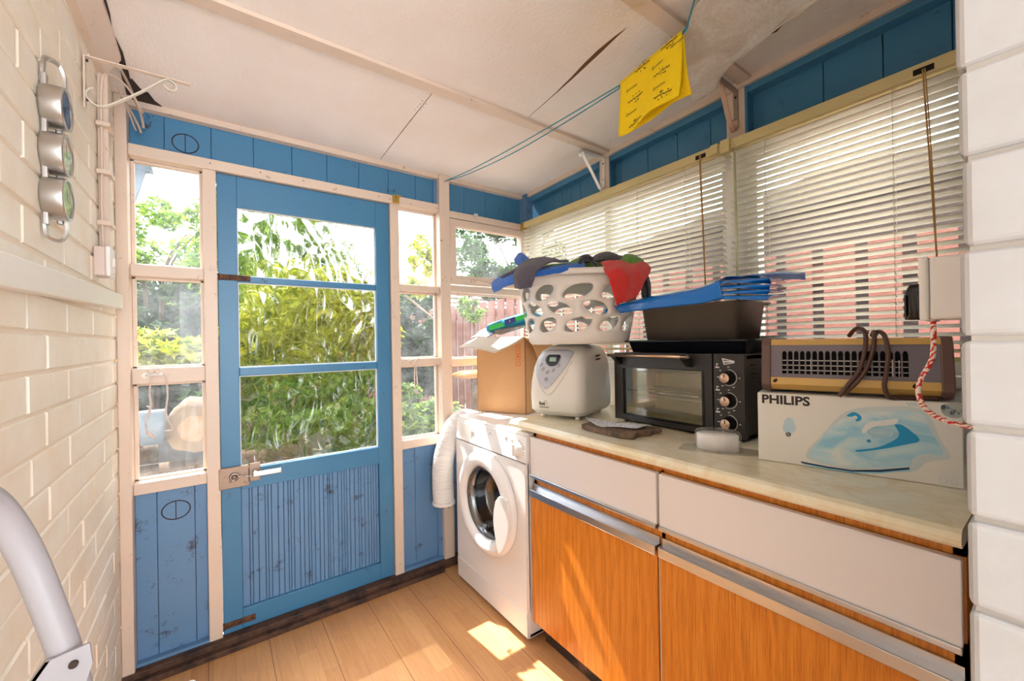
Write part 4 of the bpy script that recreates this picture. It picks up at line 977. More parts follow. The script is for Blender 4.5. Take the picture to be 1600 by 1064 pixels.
pr_('iron_soleplate_edge', [(.100, .0065), (.15, .0035), (.1976, .0035), (.25, .0125), (.3005, .028), (.299, .025), (.25, .009), (.1976, .0008), (.15, .0008), (.105, .004)], sky_ink, .0009)
pr_('iron_swoosh', dense([(.2073, .0578), (.235, .066), (.2546, .0753), (.2782, .0945), (.284, .108), (.279, .121), (.2765, .1278), (.288, .129), (.302, .118), (.3166, .1021), (.3149, .0931), (.3007, .0866), (.268, .0728), (.235, .061), (.209, .0540)], 3), blue_ink, .0010)
pr_('iron_handle', dense([(.2187, .108), (.2300, .128), (.26, .137), (.2825, .1425), (.279, .131), (.262, .124), (.245, .120), (.232, .112), (.222, .100)], 3), plain('white_ink', (232, 234, 232), .5), .0011)
b = MB(); 
for rr in (1, .72, .45): b.tube([(.2525+.0225*rr*math.cos(t*.3), -.0011, .1055+.0115*rr*math.sin(t*.3)) for t in range(21)], .0006, 4, closed=True)
b.prism([(.2525+.0225*math.cos(t*.3), .1055+.0115*math.sin(t*.3)) for t in range(21)], FR, -.0009, 0, mi=1); b.build('iron_dial', [sky_ink, pale_ink], ib)
b = MB(); b.prism([(.2307+.004*math.cos(t*.6), .0832+.004*math.sin(t*.6)) for t in range(10)], FR, -.001, 0); b.build('iron_button_picture', blue_ink, ib)
b = MB(); b.prism(dense([(.19, .139), (.196, .146), (.204, .150), (.213, .146), (.218, .139), (.216, .131), (.208, .128), (.207, .133), (.211, .136), (.207, .142), (.199, .138)], 3), FR, -.001, 0)
b.build('iron_spray_picture', blue_ink, ib)
pr_('steam_picture', dense([(.0582, .0894), (.0600, .108), (.0673, .1211), (.078, .121), (.084, .108), (.086, .0931), (.0773, .0816), (.066, .080)], 4), pale_ink, .0005)
b = MB(); b.prism([(.0695+.0058*math.cos(t*.42), .078+.0058*math.sin(t*.42)) for t in range(15)], FR, -.0008, 0); b.build('logo_disc', ink, ib)
b = MB(); b.tube([(.0692+.0026*math.cos(t*.6), -.001, .0785+.0026*math.sin(t*.6)) for t in range(11)], .0006, 4, closed=True); b.tube([(.0700, -.001, .0775), (.0725, -.001, .0745)], .0006, 4); b.build('logo_ring', white_card, ib)
b = MB()
for (x, z) in ((.3539, .0125), (.3709, .0125)): b.tube([(x+.0058*math.cos(t*.42), -.0005, z+.0058*math.sin(t*.42)) for t in range(15)], .0005, 4, closed=True)
b.build('printed_symbols', pale_ink, ib)
b = MB(); P = dense([(.3526, .178), (.364, .1835), (.384, .1835), (.384, .160), (.376, .153), (.361, .156), (.354, .163)], 3); b.prism(P, FR, -.0008, 0)
sm = Mat('torn_dark_ink', (70, 88, 98), .6); sm.dirt((52, 72, 86), (176, 180, 176), 55, .42, .5); plab(b.build('scuffed_sticker', sm.m, ib), 'dark scuffed patch')
text('PHILIPS', .0055, (.2115, -.0012, .050), RF, sky_ink, 'small_brand', ib)
b = MB()
for i in range(3): b.prism([(.296+i*.006, .181), (.300+i*.006, .181), (.305+i*.006, .174), (.302+i*.006, .174)], FR, -.0005, 0)
b.build('printed_stripes', pale_ink, ib)

ha = math.degrees(math.atan2(.16-.515, 1.322-1.224))
ht = tag(empty('fan_heater', (1.232, .512, .9125+IH+.001), ha), 'brown and gold fan heater with a slotted grille, lying on the iron carton', 'heater')
z9 = -1.0985+.91                     # local z = seen height - box top
HW = .362
# faces: gold lower bevel, mauve front with slots, gold top strip, brown end caps
b = MB(); prof = [(.03, .006), (.0, .018), (-.008, .042), (.006, .127), (.014, .142), (.12, .142), (.12, .006)]
sec = prof
b.prism([(.004, .004), (-.018, .022), (-.016, .040), (.002, .128), (.012, .146), (.125, .146), (.125, .004)], lambda u, v, d: (d, u, v), -.004, .018); ec = b.build('end_cap', brown_pl, ht); mdb = ec.modifiers.new('edge', 'BEVEL'); mdb.width = .003; mdb.segments = 2
e2 = ec.copy(); COL.objects.link(e2); e2.parent = ht; e2.location = (.346, 0, 0)
b = MB(); b.prism([(.006, .008), (-.014, .024), (-.012, .042), (.02, .048), (.02, .01)], lambda u, v, d: (d, u, v), .018, .344); plab(b.build('lower_trim', gold_pl, ht), 'gold lower front bevel')
b = MB(); b.prism([(.002, .128), (.010, .143), (.122, .143), (.122, .128)], lambda u, v, d: (d, u, v), .018, .344); plab(b.build('top_cover', gold_pl, ht), 'gold top strip')
for x in (.028, .30): MB().lathe([(.004, 0), (.004, .001), (0, .001)], (x, -.0135, .033), (0, -1, 0), 12, sx=1.5).build('screw_recess', screw_m, ht)
# mauve front plate with round-topped slots, leaning back
fnp = lambda u, v, d: (u, -.010+(v-.042)*.16+d, v)
b = MB(); xs0, xs1 = .042, .292; n = 19; pw = (xs1-xs0)/n; za, zb_ = .052, .106
b.prism([(.018, .042), (xs0, .042), (xs0, .130), (.018, .130)], fnp, 0, .004); b.prism([(xs1, .042), (.344, .042), (.344, .130), (xs1, .130)], fnp, 0, .004)
b.prism([(xs0, .042), (xs1, .042), (xs1, za), (xs0, za)], fnp, 0, .004); b.prism([(xs0, zb_+.006), (xs1, zb_+.006), (xs1, .130), (xs0, .130)], fnp, 0, .004)
for i in range(n+1):
    x = xs0+i*pw; b.prism([(x-.0016, za), (x+.0016, za), (x+.0016, zb_), (x+.0028, zb_+.003), (x+.0045, zb_+.007), (x-.0045, zb_+.007), (x-.0028, zb_+.003), (x-.0016, zb_)], fnp, -.0006, .004)
b.build('front_grille', mauve_gr, ht)
b = MB(); 
for i in range(3): b.box((xs0, .006, .060+.013*i), (xs1, .008, .0618+.013*i), mi=0)
b.box((xs0+.063, .004, .052), (xs0+.066, .007, .092), mi=2); b.box((xs1-.030, .004, .052), (xs1-.026, .007, .092), mi=2); b.box((xs1-.018, .004, .052), (xs1-.0165, .007, .09), mi=2)
b.box((.020, .030, .012), (.342, .034, .128), mi=1)
b.build('inner_grid', [steel, dark_hole, cream_pl], ht)
MB().box((.02, .034, .010), (.342, .12, .128)).build('rear_shell', brown_pl, ht)
b = MB(); 
b.tube(spline([(.185, .05, .150), (.196, .03, .166), (.208, .010, .168), (.215, -.012, .152), (.212, -.028, .11), (.200, -.036, .065), (.178, -.036, .028), (.163, -.030, .002)], 8), .0050, 10)
b.tube(spline([(.23, .06, .150), (.232, .02, .160), (.231, -.014, .146), (.226, -.028, .11), (.212, -.036, .065), (.190, -.036, .030), (.172, -.026, .006)], 8), .0048, 10)
b.tube(spline([(.235, .05, .150), (.240, .01, .160), (.249, -.014, .148), (.254, -.024, .11), (.250, -.032, .065), (.246, -.032, .030), (.254, -.030, .006), (.272, -.018, .004), (.30, -.004, .004), (.34, .0, .005)], 8), .0050, 10)
plab(b.build('mains_cable', brown_cable, ht), 'brown mains cable looped over the front')
# ================================================================== SOCKET, PLUG, CABLES, WIRE COIL
sk = tag(empty('socket_box', (.80, YP, 1.27), 0), 'white surface-mounted wall socket on the back of the brick pier', 'socket')
MB().box((0, 0, 0), (.088, .060, .086), .004).build('back_box', white_pl, sk); MB().box((-.002, .060, -.002), (.090, .070, .088), .004, 3).build('face_plate', white_pl, sk)
b = MB(); b.tube([(-.0006, .024+.004*math.cos(t*.4), .048+.005*math.sin(t*.4)) for t in range(16)], .0006, 4, closed=True); b.tube([(-.0006, .020, .048), (-.0006, .028, .048)], .0005, 4); b.build('moulded_mark', plain('mark_grey', (196, 192, 188), .4), sk)
pg = tag(empty('mains_plug', (.835, YP+.0705, 1.272), 0), 'black mains plug pushed into the white wall socket', 'plug')
b = MB(); loft(b, [(0, 0, .048, 0, .022, .008), (.04, 0, .048, 0, .022, .008), (.052, .008, .04, 0, .018, .006)]); b.build('plug_body', black_g, pg)
b = MB()
for i in range(4): b.box((-.001, .004+.0+i*.005, .004), (.049, .006+i*.005, .036))
stuff(b.build('grip_ridges', black_m, pg))
fx = Mat('red_flecked_flex', (230, 214, 200), .7); wv = fx.n('ShaderNodeTexWave', wave_type='BANDS', bands_direction='DIAGONAL'); wv.inputs['Scale'].default_value = 60; wv.inputs['Distortion'].default_value = 12; wv.inputs['Detail'].default_value = 4; fx.L(fx.coord(), wv.inputs['Vector'])
fx.setcol(fx.mix(fx.ramp(wv.outputs[0], [(.6, (0, 0, 0)), (.7, (255, 255, 255))]), (232, 218, 204), (202, 40, 36)))
b = MB(); b.tube(spline([(.812, YP+.058, 1.272), (.812, YP+.058, 1.245), (.812, YP+.060, 1.215), (.812, YP+.073, 1.180), (.812, YP+.072, 1.155), (.812, YP+.058, 1.136), (.812, YP+.030, 1.126), (.812, YP+.004, 1.127)], 8), .0032, 10)
tag(b.build('flecked_flex', fx.m), 'red and white flecked fabric flex hanging in a loop under the socket', 'cable')
b = MB(); b.tube(spline([(.93, YP+.012, 1.30), (.93, YP+.012, 1.24), (.93, YP+.008, 1.20), (.935, YP+.024, 1.16), (.93, YP+.016, 1.11), (.93, YP+.012, 1.06), (.93, YP+.012, .95)], 8), .0075, 10)
tag(b.build('grey_cable', grey_cable), 'grey cable running down behind the socket next to the brick pier', 'cable')
b = MB()
for i in range(6):
    rr = .028+.003*(i % 3); b.tube([(1.45+.004*i, YP+.045+rr*math.cos(t*.3)*.9, 1.15+(rr+.018)*math.sin(t*.3)) for t in range(21)], .0018, 5, closed=True)
b.cyl((1.46, YP, 1.20), (1.46, YP+.05, 1.20), .003, 8)
tag(b.build('wire_coil', brass), 'small coil of brassy wire hanging behind the grey cable', 'wire')
# ================================================================== LEFT WALL
# weather station: three brushed cylinders on a strap
ws = tag(empty('wall_clock_set', (XL, 1.287, 1.67), 90), 'brushed silver wall set of three round dials one above the other', 'clock')
b = MB(); 
def loop(z0, z1, s_):
    return [(-.014, -.004, z0), (-.014, -.010, z1-.02*s_), (-.012, -.024, z1-.004*s_), (0, -.03, z1), (.012, -.024, z1-.004*s_), (.014, -.010, z1-.02*s_), (.014, -.004, z0)]
b.tube(spline([(-.018, -.004, .14), (-.018, -.006, .175), (-.010, -.008, .195), (.010, -.022, .197), (.018, -.03, .175), (.018, -.03, .13)], 6), .005, 8, flat=(.012, .005, (1, 0, 0)))
b.tube(spline([(-.018, -.004, -.14), (-.018, -.006, -.165), (-.010, -.008, -.183), (.010, -.022, -.185), (.018, -.03, -.165), (.018, -.03, -.13)], 6), .005, 8, flat=(.012, .005, (1, 0, 0)))
b.box((-.026, -.012, -.16), (-.010, -.002, .16), .003); b.box((.008, -.026, -.15), (.02, -.016, .15), .003)
b.build('mounting_frame', steel, ws)
faces = [Mat('dark_grey_dial', (110, 116, 128), .25).m, Mat('pale_dial', (238, 238, 234), .12).m, Mat('pale_green_dial', (196, 214, 164), .2).m]
for i, (z, nm) in enumerate(((.098, 'hygrometer'), (-.002, 'clock_drum'), (-.098, 'thermometer'))):
    b = MB(); b.lathe([(0, .002), (.043, .002), (.045, .006), (.045, .034), (.0445, .038), (.040, .038), (.039, .034)], (0, 0, z), (0, -1, 0), 48); c_ = b.build('dial_drum', steel, ws)
    MB().lathe([(.040, .033), (0, .033)], (0, 0, z), (0, -1, 0), 40).build('dial_face', faces[i], c_)
    b = MB(); b.box((-.001, -.0355, z), (.001, -.0345, z+.025)); b.box((0, -.0355, z-.001), (.018, -.0345, z+.001)); b.build('dial_hand', ink, c_)
    MB().lathe([(.0395, .0362), (0, .0362)], (0, 0, z), (0, -1, 0), 40).build('dial_glass', glass_l, c_)
# ledge batten
b = MB(); b.prism([(.2, 1.318), (2.0, 1.388), (2.0, 1.438), (.2, 1.375)], SD, XL, XL+.028)
o = b.build('wall_batten', white_p); tag(o, 'long white wooden batten fixed along the brick wall at shoulder height', 'batten'); md = o.modifiers.new('edge', 'BEVEL'); md.width = .002
# boxed batten and cable with clips
o = MB().box((XL, 1.80, 1.52), (XL+.026, 1.85, 2.13), .004).build('vertical_batten', cream); tag(o, 'cream vertical batten with cable beside it, in the left corner above the switch box', 'batten')
b = MB(); b.tube(spline([(XL+.012, 1.79, 1.55), (XL+.010, 1.788, 1.7), (XL+.012, 1.79, 1.9), (XL+.012, 1.79, 2.05), (XL+.022, 1.80, 2.12), (XL+.06, 1.90, 2.14), (XL+.085, 2.03, 2.12)], 6), .0035, 8)
cbl = tag(b.build('surface_cable', cream), 'thin painted cable clipped to the brick wall, running up to the corner bracket', 'cable')
for z in (1.64, 1.80, 1.95):
    b = MB(); b.box((XL, 1.775, z-.007), (XL+.034, 1.84, z+.007), .002); b.build('cable_clip', cream, cbl)
b = MB(); b.tube(spline([(XL+.045, 1.90, 2.10), (XL+.06, 1.98, 2.09), (XL+.072, 2.03, 2.07), (XL+.078, 2.045, 2.05)], 6), .004, 8); b.tube(spline([(XL+.055, 1.80, 2.15), (XL+.065, 1.93, 2.15), (XL+.08, 2.03, 2.11), (XL+.085, 2.045, 2.07)], 6), .0045, 8); b.tube(spline([(XL+.04, 1.85, 2.12), (XL+.055, 1.95, 2.08), (XL+.065, 2.03, 2.05)], 6), .003, 8)
tag(b.build('loose_cables', plain('old_grey_cable', (176, 160, 146), .6)), 'old loose grey cables in the top left corner by the blue boards', 'cable')
sw = tag(empty('switch_box', (XL, 1.72, 1.468), 90), 'white surface switch box on the brick wall just above the batten', 'switch')
MB().box((0, -.026, 0), (.075, 0, .088), .004).build('back_box', plain('aged_pinkish_plastic', (216, 196, 186), .45), sw)
MB().box((-.003, -.038, -.002), (.078, -.026, .090), .005, 3).build('face_plate', white_pl, sw); MB().box((.028, -.043, .03), (.048, -.036, .058), .002).build('rocker', white_pl, sw)
# scroll bracket
sb = tag(empty('scroll_bracket', (XL+.012, 1.622, 2.066), 0), 'cream scrolled hanging bracket on the left brick wall under the ceiling', 'bracket')
b = MB(); up = (0, 1, 0)
b.tube([(-.006, 0, 0), (-.006, 0, -.145)], 0, flat=(.020, .004, up)); b.tube([(-.006, 0, .0), (.10, 0, .001), (.226, 0, .001)], 0, flat=(.016, .003, up)); b.build('bracket_bar', cream, sb)
b = MB(); b.tube(spline([(.012, 0, -.085), (.003, 0, -.090), (-.003, 0, -.102), (.000, 0, -.118), (.014, 0, -.130), (.035, 0, -.128), (.08, 0, -.09), (.13, 0, -.042), (.165, 0, -.006), (.18, 0, -.004), (.192, 0, -.014), (.192, 0, -.028), (.18, 0, -.034), (.168, 0, -.028), (.165, 0, -.02)], 6), 0, flat=(.012, .0035, up)); b.build('scroll_stay', Mat('chalky_cream_metal', (214, 206, 190), .5).m, sb)
for (x, z) in ((-.003, -.01), (-.003, -.12)): MB().cyl((x, 0, z), (x+.004, 0, z), .004, 8).build('fixing_screw', screw_m, sb)

# flat-bar shelf brackets on the right wall
def flat_bracket(y, ztop, label, m, m2, ln=.17, arm=None):
    root = tag(empty('shelf_bracket', (XR-.010, y, ztop), 0), label, 'bracket', 'flat bar brackets under the ceiling')
    b = MB(); b.tube([(0, 0, .0), (0, 0, -.145)], 0, flat=(.018, .004, (0, 1, 0))); b.tube([(0.002, 0, 0), (-ln, 0, .004)], 0, flat=(.018, .004, (0, 1, 0))); b.build('bracket_bar', m, root)
    b = MB(); b.tube(spline([(-ln+.002, 0, -.028), (-ln-.004, 0, -.014), (-ln+.006, 0, -.004), (-ln+.018, 0, -.012), (-ln+.024, 0, -.024), (-.06, 0, -.12), (-.03, 0, -.158), (-.018, 0, -.160), (-.006, 0, -.145), (-.004, 0, -.125), (-.012, 0, -.112), (-.020, 0, -.120)], 5), 0, flat=(.017, .003, (0, 1, 0))); b.build('curled_strut', m2, root)
    b = MB(); b.cyl((-.004, 0, -.025), (.001, 0, -.025), .004, 8); b.build('fixing_screw', screw_m, root)
flat_bracket(1.425, 2.180, 'silver flat-bar bracket with curled strut on the far post of the side wall', Mat('pale_silver_paint', (226, 220, 216), .35, .4).m, Mat('pale_silver_paint', (232, 228, 224), .3, .3).m, .165)
flat_bracket(.762, 2.196, 'bare metal flat-bar bracket with curled strut beside the hanging fleece, on the near post', Mat('dull_bronze_metal', (166, 150, 140), .4, .6).m, Mat('warm_bare_metal', (190, 160, 142), .35, .6).m, .13)

# ================================================================== WASHING LINE, YELLOW CLOTHS, FLEECE
wl = tag(empty('washing_line', (0, 0, 0)), 'doubled teal washing line strung from the cream post to above the camera', 'line')
for i, s_ in enumerate((0, .018)):
    b = MB(); b.tube(spline([(1.052, 2.066, 2.148), (1.064+.3*s_, 1.8, 2.122-s_*.7), (1.086+.5*s_, 1.4, 2.106-s_), (1.118+s_*.2, .95, 2.109-s_*.5), (1.122, .895, 2.1125-s_*.3), (1.108, .77, 2.1182-s_*.3), (1.094, .652, 2.1245-s_*.3), (1.091, .63, 2.15), (1.088, .60, 2.222)], 10), .0022, 6); b.build('line_strand', teal_line, wl)
b = MB(); b.tube([(1.052, 2.072, 2.15), (1.052, 2.055, 2.146), (1.048, 2.055, 2.14), (1.046, 2.06, 2.146)], .0028, 8); plab(b.build('screw_eye', steel, wl), 'metal screw eye')
b = MB(); L0, L1 = Vector((1.122, .895, 2.116)), Vector((1.094, .652, 2.128)); ax = (L1-L0)
def ycl(u, v, side):
    p = L0+ax*u; drop = .188+.006*math.sin(u*7); nrm = Vector((-ax.y, ax.x, 0)).normalized()*side
    bulge = .004+.022*v*v*(.5+.5*u)+.006*math.sin(u*9+v*3)*v
    return Vector((p.x, p.y, p.z-drop*v*(1 if side < 0 else .93)))+nrm*bulge
nrm0 = 1
for side in (-1, 1):
    P = [[ycl(i/22+(.03*v_/14 if side > 0 else .0), v_/14, side) for i in range(23)] for v_ in range(15)]
    b.grid(P)
yc = tag(b.build('yellow_cloth', yel, weld=True, solid=.0016), 'bright yellow printed wipe folded over the teal washing line', 'cloth')
# printed marks follow the front flap
def on_cloth(me_o):
    for v in me_o.data.vertices:
        p = ycl(v.co.x, v.co.y, -1); q = ycl(v.co.x, v.co.y, 1); d_ = (ycl(v.co.x, v.co.y+.01, -1)-p); d2_ = (ycl(v.co.x+.01, v.co.y, -1)-p); n_ = d2_.cross(d_).normalized()
        if n_.dot(Vector((0, 0, 1.25))-p+Vector((0, 0, 0))) < 0: n_ = -n_
        v.co = p+n_*(.0022+abs(v.co.z)*.2)
cam_side = -1
for (u0, v0) in ((.12, .19), (.55, .16), (.12, .60), (.60, .57), (.84, .05)):
    t = text('Spontex', .078, (0, 0, 0), Matrix.Identity(4), Mat('cloth_print_ink', (70, 62, 40), .8).m, 'printed_word', yc, ext=0, shear=.3)
    # flat layout -> (u, v) of the cloth
    for v in t.data.vertices: x, y = v.co.x, v.co.y; v.co = (u0+x*.72, v0-y*.9+.10, 0)
    on_cloth(t)
rnd = random.Random(8); inkc = Mat('cloth_dark_marks', (64, 58, 40), .8).m
for (u0, v0) in ((.18, .47), (.62, .40), (.20, .90), (.66, .82), (.30, .04), (.72, .03)):
    b = MB(); 
    for k in range(13):
        x = u0-.02+k*.019; y = v0-.0+rnd.uniform(-.01, .01); b.prism([(x, y), (x+.013, y+.004), (x+.012, y+.028), (x-.001, y+.024)], TP, 0, .0001)
    for k in range(8):
        x = u0+.04+rnd.random()*.14; y = v0+rnd.choice((-.055, -.035, .055, .07)); b.prism([(x, y), (x+.018, y), (x+.018, y+.014), (x, y+.014)], TP, 0, .0001)
    t = b.build('printed_marks', inkc, yc); on_cloth(t); stuff(t)
# grey fleece lining hanging loose below the ceiling
def fz(x, y): return cz(y)-.012
C = [[(.95, .20, 2.19), (1.05, .40, 2.19), (1.09, .60, 2.17), (1.15, .68, 2.135), (1.28, .75, 2.115), (1.43, .815, 2.118)],
     [(1.05, .12, 2.20), (1.14, .32, 2.19), (1.20, .52, 2.155), (1.27, .62, 2.135), (1.36, .70, 2.13), (1.452, .752, 2.135)],
     [(1.16, .08, 2.21), (1.22, .28, 2.19), (1.26, .46, 2.165), (1.31, .56, 2.145), (1.36, .63, 2.14), (1.388, .682, 2.140)],
     [(1.24, .06, 2.21), (1.28, .22, 2.20), (1.31, .36, 2.18), (1.34, .48, 2.16), (1.35, .55, 2.15), (1.374, .60, 2.15)],
     [(1.30, .05, 2.21), (1.31, .18, 2.20), (1.325, .29, 2.18), (1.335, .38, 2.165), (1.34, .44, 2.155), (1.335, .49, 2.15)]]
b = MB(); b.grid(patch([[Vector(p) for p in r] for r in C], 9, .006, 9, 4)); tag(b.build('fleece_sheet', fleece_m, solid=.003), 'torn sheet of off-white fleece lining hanging from the ceiling behind the yellow wipe', 'fleece')
b = MB(); b.prism([(1.36, .60), (1.40, .63), (1.455, .60), (1.47, .555), (1.44, .51), (1.37, .47), (1.34, .52)], lambda u, v, d: (u, v, cz(v)-d), .0012, .0002)
plab(b.build('torn_patch', Mat('brown_backing_board', (96, 66, 44), .9).m, ceiling), 'torn brown patch of ceiling backing')

# ================================================================== WINDOW CATCHES WITH CORDS
def catch(x, z, tails, label, k):
    r = tag(empty('window_catch', (x, 2.088, z)), label, 'catch', 'corded window catches')
    b = MB(); b.prism([(-.036+.012*math.cos(t*.63), .0+.010*math.sin(t*.63)) for t in range(10)], FR, -.004, 0); b.cyl((-.036, -.006, 0), (.012, -.012, .001), .0045, 8); b.cyl((.010, 0, .002), (.010, -.020, .004), .006, 10); b.build('catch_arm', white_pl, r)
    b = MB()
    for T in tails:
        pts = spline(T, 8); W_ = []
        for i, p in enumerate(pts):
            t = i/(len(pts)-1); w_ = .0025+.0035*math.sin(t*9)**2*t+.003*(t > .85); W_.append([p+Vector((-w_, 0, 0)), p+Vector((w_, -.001*math.sin(i), 0))])
        b.grid(W_)
    b.build('cord_tail', plain('grubby_white_tape%d' % k, (214, 200, 194), .8), r, solid=.0012)
catch(-.178, 1.142, [[(0.006, -.014, .004), (-.016, -.018, -.01), (-.024, -.012, -.06), (-.022, -.012, -.12), (-.036, -.012, -.18), (-.030, -.012, -.215), (-.014, -.014, -.24)], [(.008, -.014, .006), (.024, -.018, -.012), (.028, -.012, -.08), (.022, -.012, -.15), (.034, -.012, -.19), (.040, -.012, -.216), (.022, -.012, -.217)]], 'white catch with two long twisted tape tails on the window left of the blue door', 1)
catch(.872, 1.160, [[(.005, -.014, .0), (-.010, -.016, -.03), (-.012, -.012, -.08), (-.010, -.012, -.15), (-.006, -.012, -.18)], [(.006, -.014, .0), (-.004, -.016, -.04), (.002, -.012, -.10), (.004, -.012, -.165), (.002, -.012, -.182)]], 'white catch with a short tape loop on the narrow window right of the door', 2)

# ================================================================== STEP LADDER
ld = tag(empty('step_ladder', (-.02, .6, 0)), 'pale grey tubular step ladder leaning at the bottom left edge', 'ladder')
def lp(p): return (p[0]+.02, p[1]-.6, p[2])
tubep = spline([(.015, .600, .0), (-.05, .600, .45), (-.094, .600, .74), (-.120, .600, .915), (-.137, .599, 1.00), (-.150, .592, 1.060), (-.160, .572, 1.105), (-.166, .545, 1.128), (-.170, .50, 1.137), (-.172, .38, 1.137), (-.172, .25, 1.137), (-.166, .19, 1.12), (-.150, .165, 1.06), (-.120, .16, .915), (-.05, .16, .45), (.015, .16, .0)], 8)
b = MB(); b.tube([lp(p) for p in tubep], .0125, 20); b.build('handrail_tube', ladder_m, ld)
b = MB(); b.prism([(-.165, .905), (-.135, .950), (-.105, .955), (-.103, .935), (-.118, .880), (-.13, .80), (-.155, .80)], lambda u, v, d: lp((u, d, v)), .583, .5865)
b.prism([(-.165, .905), (-.135, .950), (-.132, .950), (-.162, .903)], lambda u, v, d: lp((u, d, v)), .583, .60)
b.cyl(lp((-.116, .580, .940)), lp((-.116, .584, .940)), .0036, 10, mi=1); b.cyl(lp((-.148, .580, .900)), lp((-.148, .584, .900)), .003, 10, mi=1)
b.build('hinge_plate', [ladder_m, screw_m], ld)
b = MB(); b.box(lp((-.145, .18, .862)), lp((-.02, .578, .885)), .006, 3); b.build('platform_step', white_pl, ld)
for z in (.62, .36, .12):
    x = -.12+.14*(.915-z)/.915; b = MB(); b.box(lp((x-.03, .17, z)), lp((x+.045, .59, z+.022)), .005); b.build('tread', ladder_m, ld)
b = MB(); b.tube([lp((-.150, .585, .90)), lp((-.24, .585, .02))], .010, 14); b.tube([lp((-.150, .175, .90)), lp((-.24, .175, .02))], .010, 14); b.cyl(lp((-.23, .175, .1)), lp((-.23, .585, .1)), .009, 12); b.build('rear_leg', ladder_m, ld)

# ================================================================== GARDEN
grd = Mat('garden_path_earth', (120, 108, 98), .95); grd.setcol(grd.mix(grd.ramp(grd.noise(1.5, 8, None, .7), [(.4, (0, 0, 0)), (.6, (255, 255, 255))]), (104, 90, 78), (58, 72, 34)))
b = MB(); b.box((-12, 2.25, -.12), (14, 20, -.08)); b.box((1.75, -6, -.12), (14, 2.25, -.08)); struct(b.build('ground', grd.m))
slab = Mat('pale_concrete', (166, 156, 150), .9); slab.dirt((168, 158, 152), (112, 100, 92), 5, .5, .65)
struct(MB().box((-1.6, 2.24, -.08), (1.78, 3.4, -.03)).build('patio_slab', slab.m))
struct(MB().box((1.78, -5, -.08), (2.70, 3.4, -.03)).build('side_bounce_slab', Mat('pale_bounce_concrete', (214, 208, 200), .9).m))  # pale slab added to bounce daylight up through the blinds
# raised bed edged with a log
b = MB(); b.box((-2.2, 3.35, -.08), (.05, 3.6, .42)); struct(b.build('raised_bed_edge', Mat('mossy_sleeper', (76, 62, 42), .9).dirt((80, 66, 46), (46, 54, 26), 9, .45, .6).m))
struct(MB().box((-2.2, 3.6, -.08), (.1, 6.5, .38)).build('raised_bed_soil', Mat('dark_soil', (48, 36, 26), .95).m))
bark = Mat('log_bark', (84, 64, 44), .9); bark.bump(bark.noise(18, 6, bark.coord((1, .2, 1))), .8, .02)
endg = Mat('sawn_log_end', (104, 80, 54), .8); endg.setcol(endg.ramp(endg.noise(2.2, 5, None, .5, .4), [(.35, (92, 70, 44)), (.6, (120, 92, 62))])); 
b = MB()
ring = lambda r, y: [b.bm.verts.new((-.10+r*math.cos(t*R(15))*(1+.05*math.sin(t*1.3)), y, .775+r*math.sin(t*R(15))*(1+.06*math.cos(t*1.7)))) for t in range(24)]
A, B_, C_ = ring(.135, 3.0), ring(.14, 3.5), ring(.075, 2.996)
for k in range(24):
    f = b.bm.faces.new((A[k], A[(k+1) % 24], B_[(k+1) % 24], B_[k])); f.material_index = 0; f.smooth = True
    f = b.bm.faces.new((C_[k], C_[(k+1) % 24], A[(k+1) % 24], A[k])); f.material_index = 1
f = b.bm.faces.new(C_[::-1]); f.material_index = 2
lg = tag(b.build('sawn_log', [bark.m, endg.m, plain('log_heartwood', (132, 100, 66), .8)]), 'sawn log end seen through the bottom pane left of the door', 'log')
b = MB(); b.cyl((-1.1, 3.06, .66), (-.27, 3.10, .64), .05, 20); tag(b.build('garden_log', bark.m), 'long mossy log lying left of the sawn log end outside the window', 'log')
b = MB(); b.cyl((-1.2, 3.1, .49), (.5, 3.12, .48), .095, 20); tag(b.build('garden_log', bark.m), 'long log lying along the bed below the sawn log end', 'log')
terr = plain('terracotta', (116, 56, 38), .8)
b = MB(); b.lathe([(0, 0), (.055, 0), (.075, .13), (.085, .13), (.085, .155), (.07, .155), (.06, .03), (0, .03)], (-.38, 3.02, .70), (0, 0, 1), 28); tag(b.build('flower_pot', terr), 'terracotta flower pot outside the bottom left pane', 'plant pot')
b = MB(); loft(b, [(0, -.05, .05, -.04, .04, .02), (.18, -.06, .06, -.05, .05, .02)]); o = b.build('watering_can', plain('pale_grey_tub', (74, 82, 86), .5)); o.location = (-.28, 2.98, .72); tag(o, 'pale grey tub between the flower pot and the sawn log outside', 'tub')

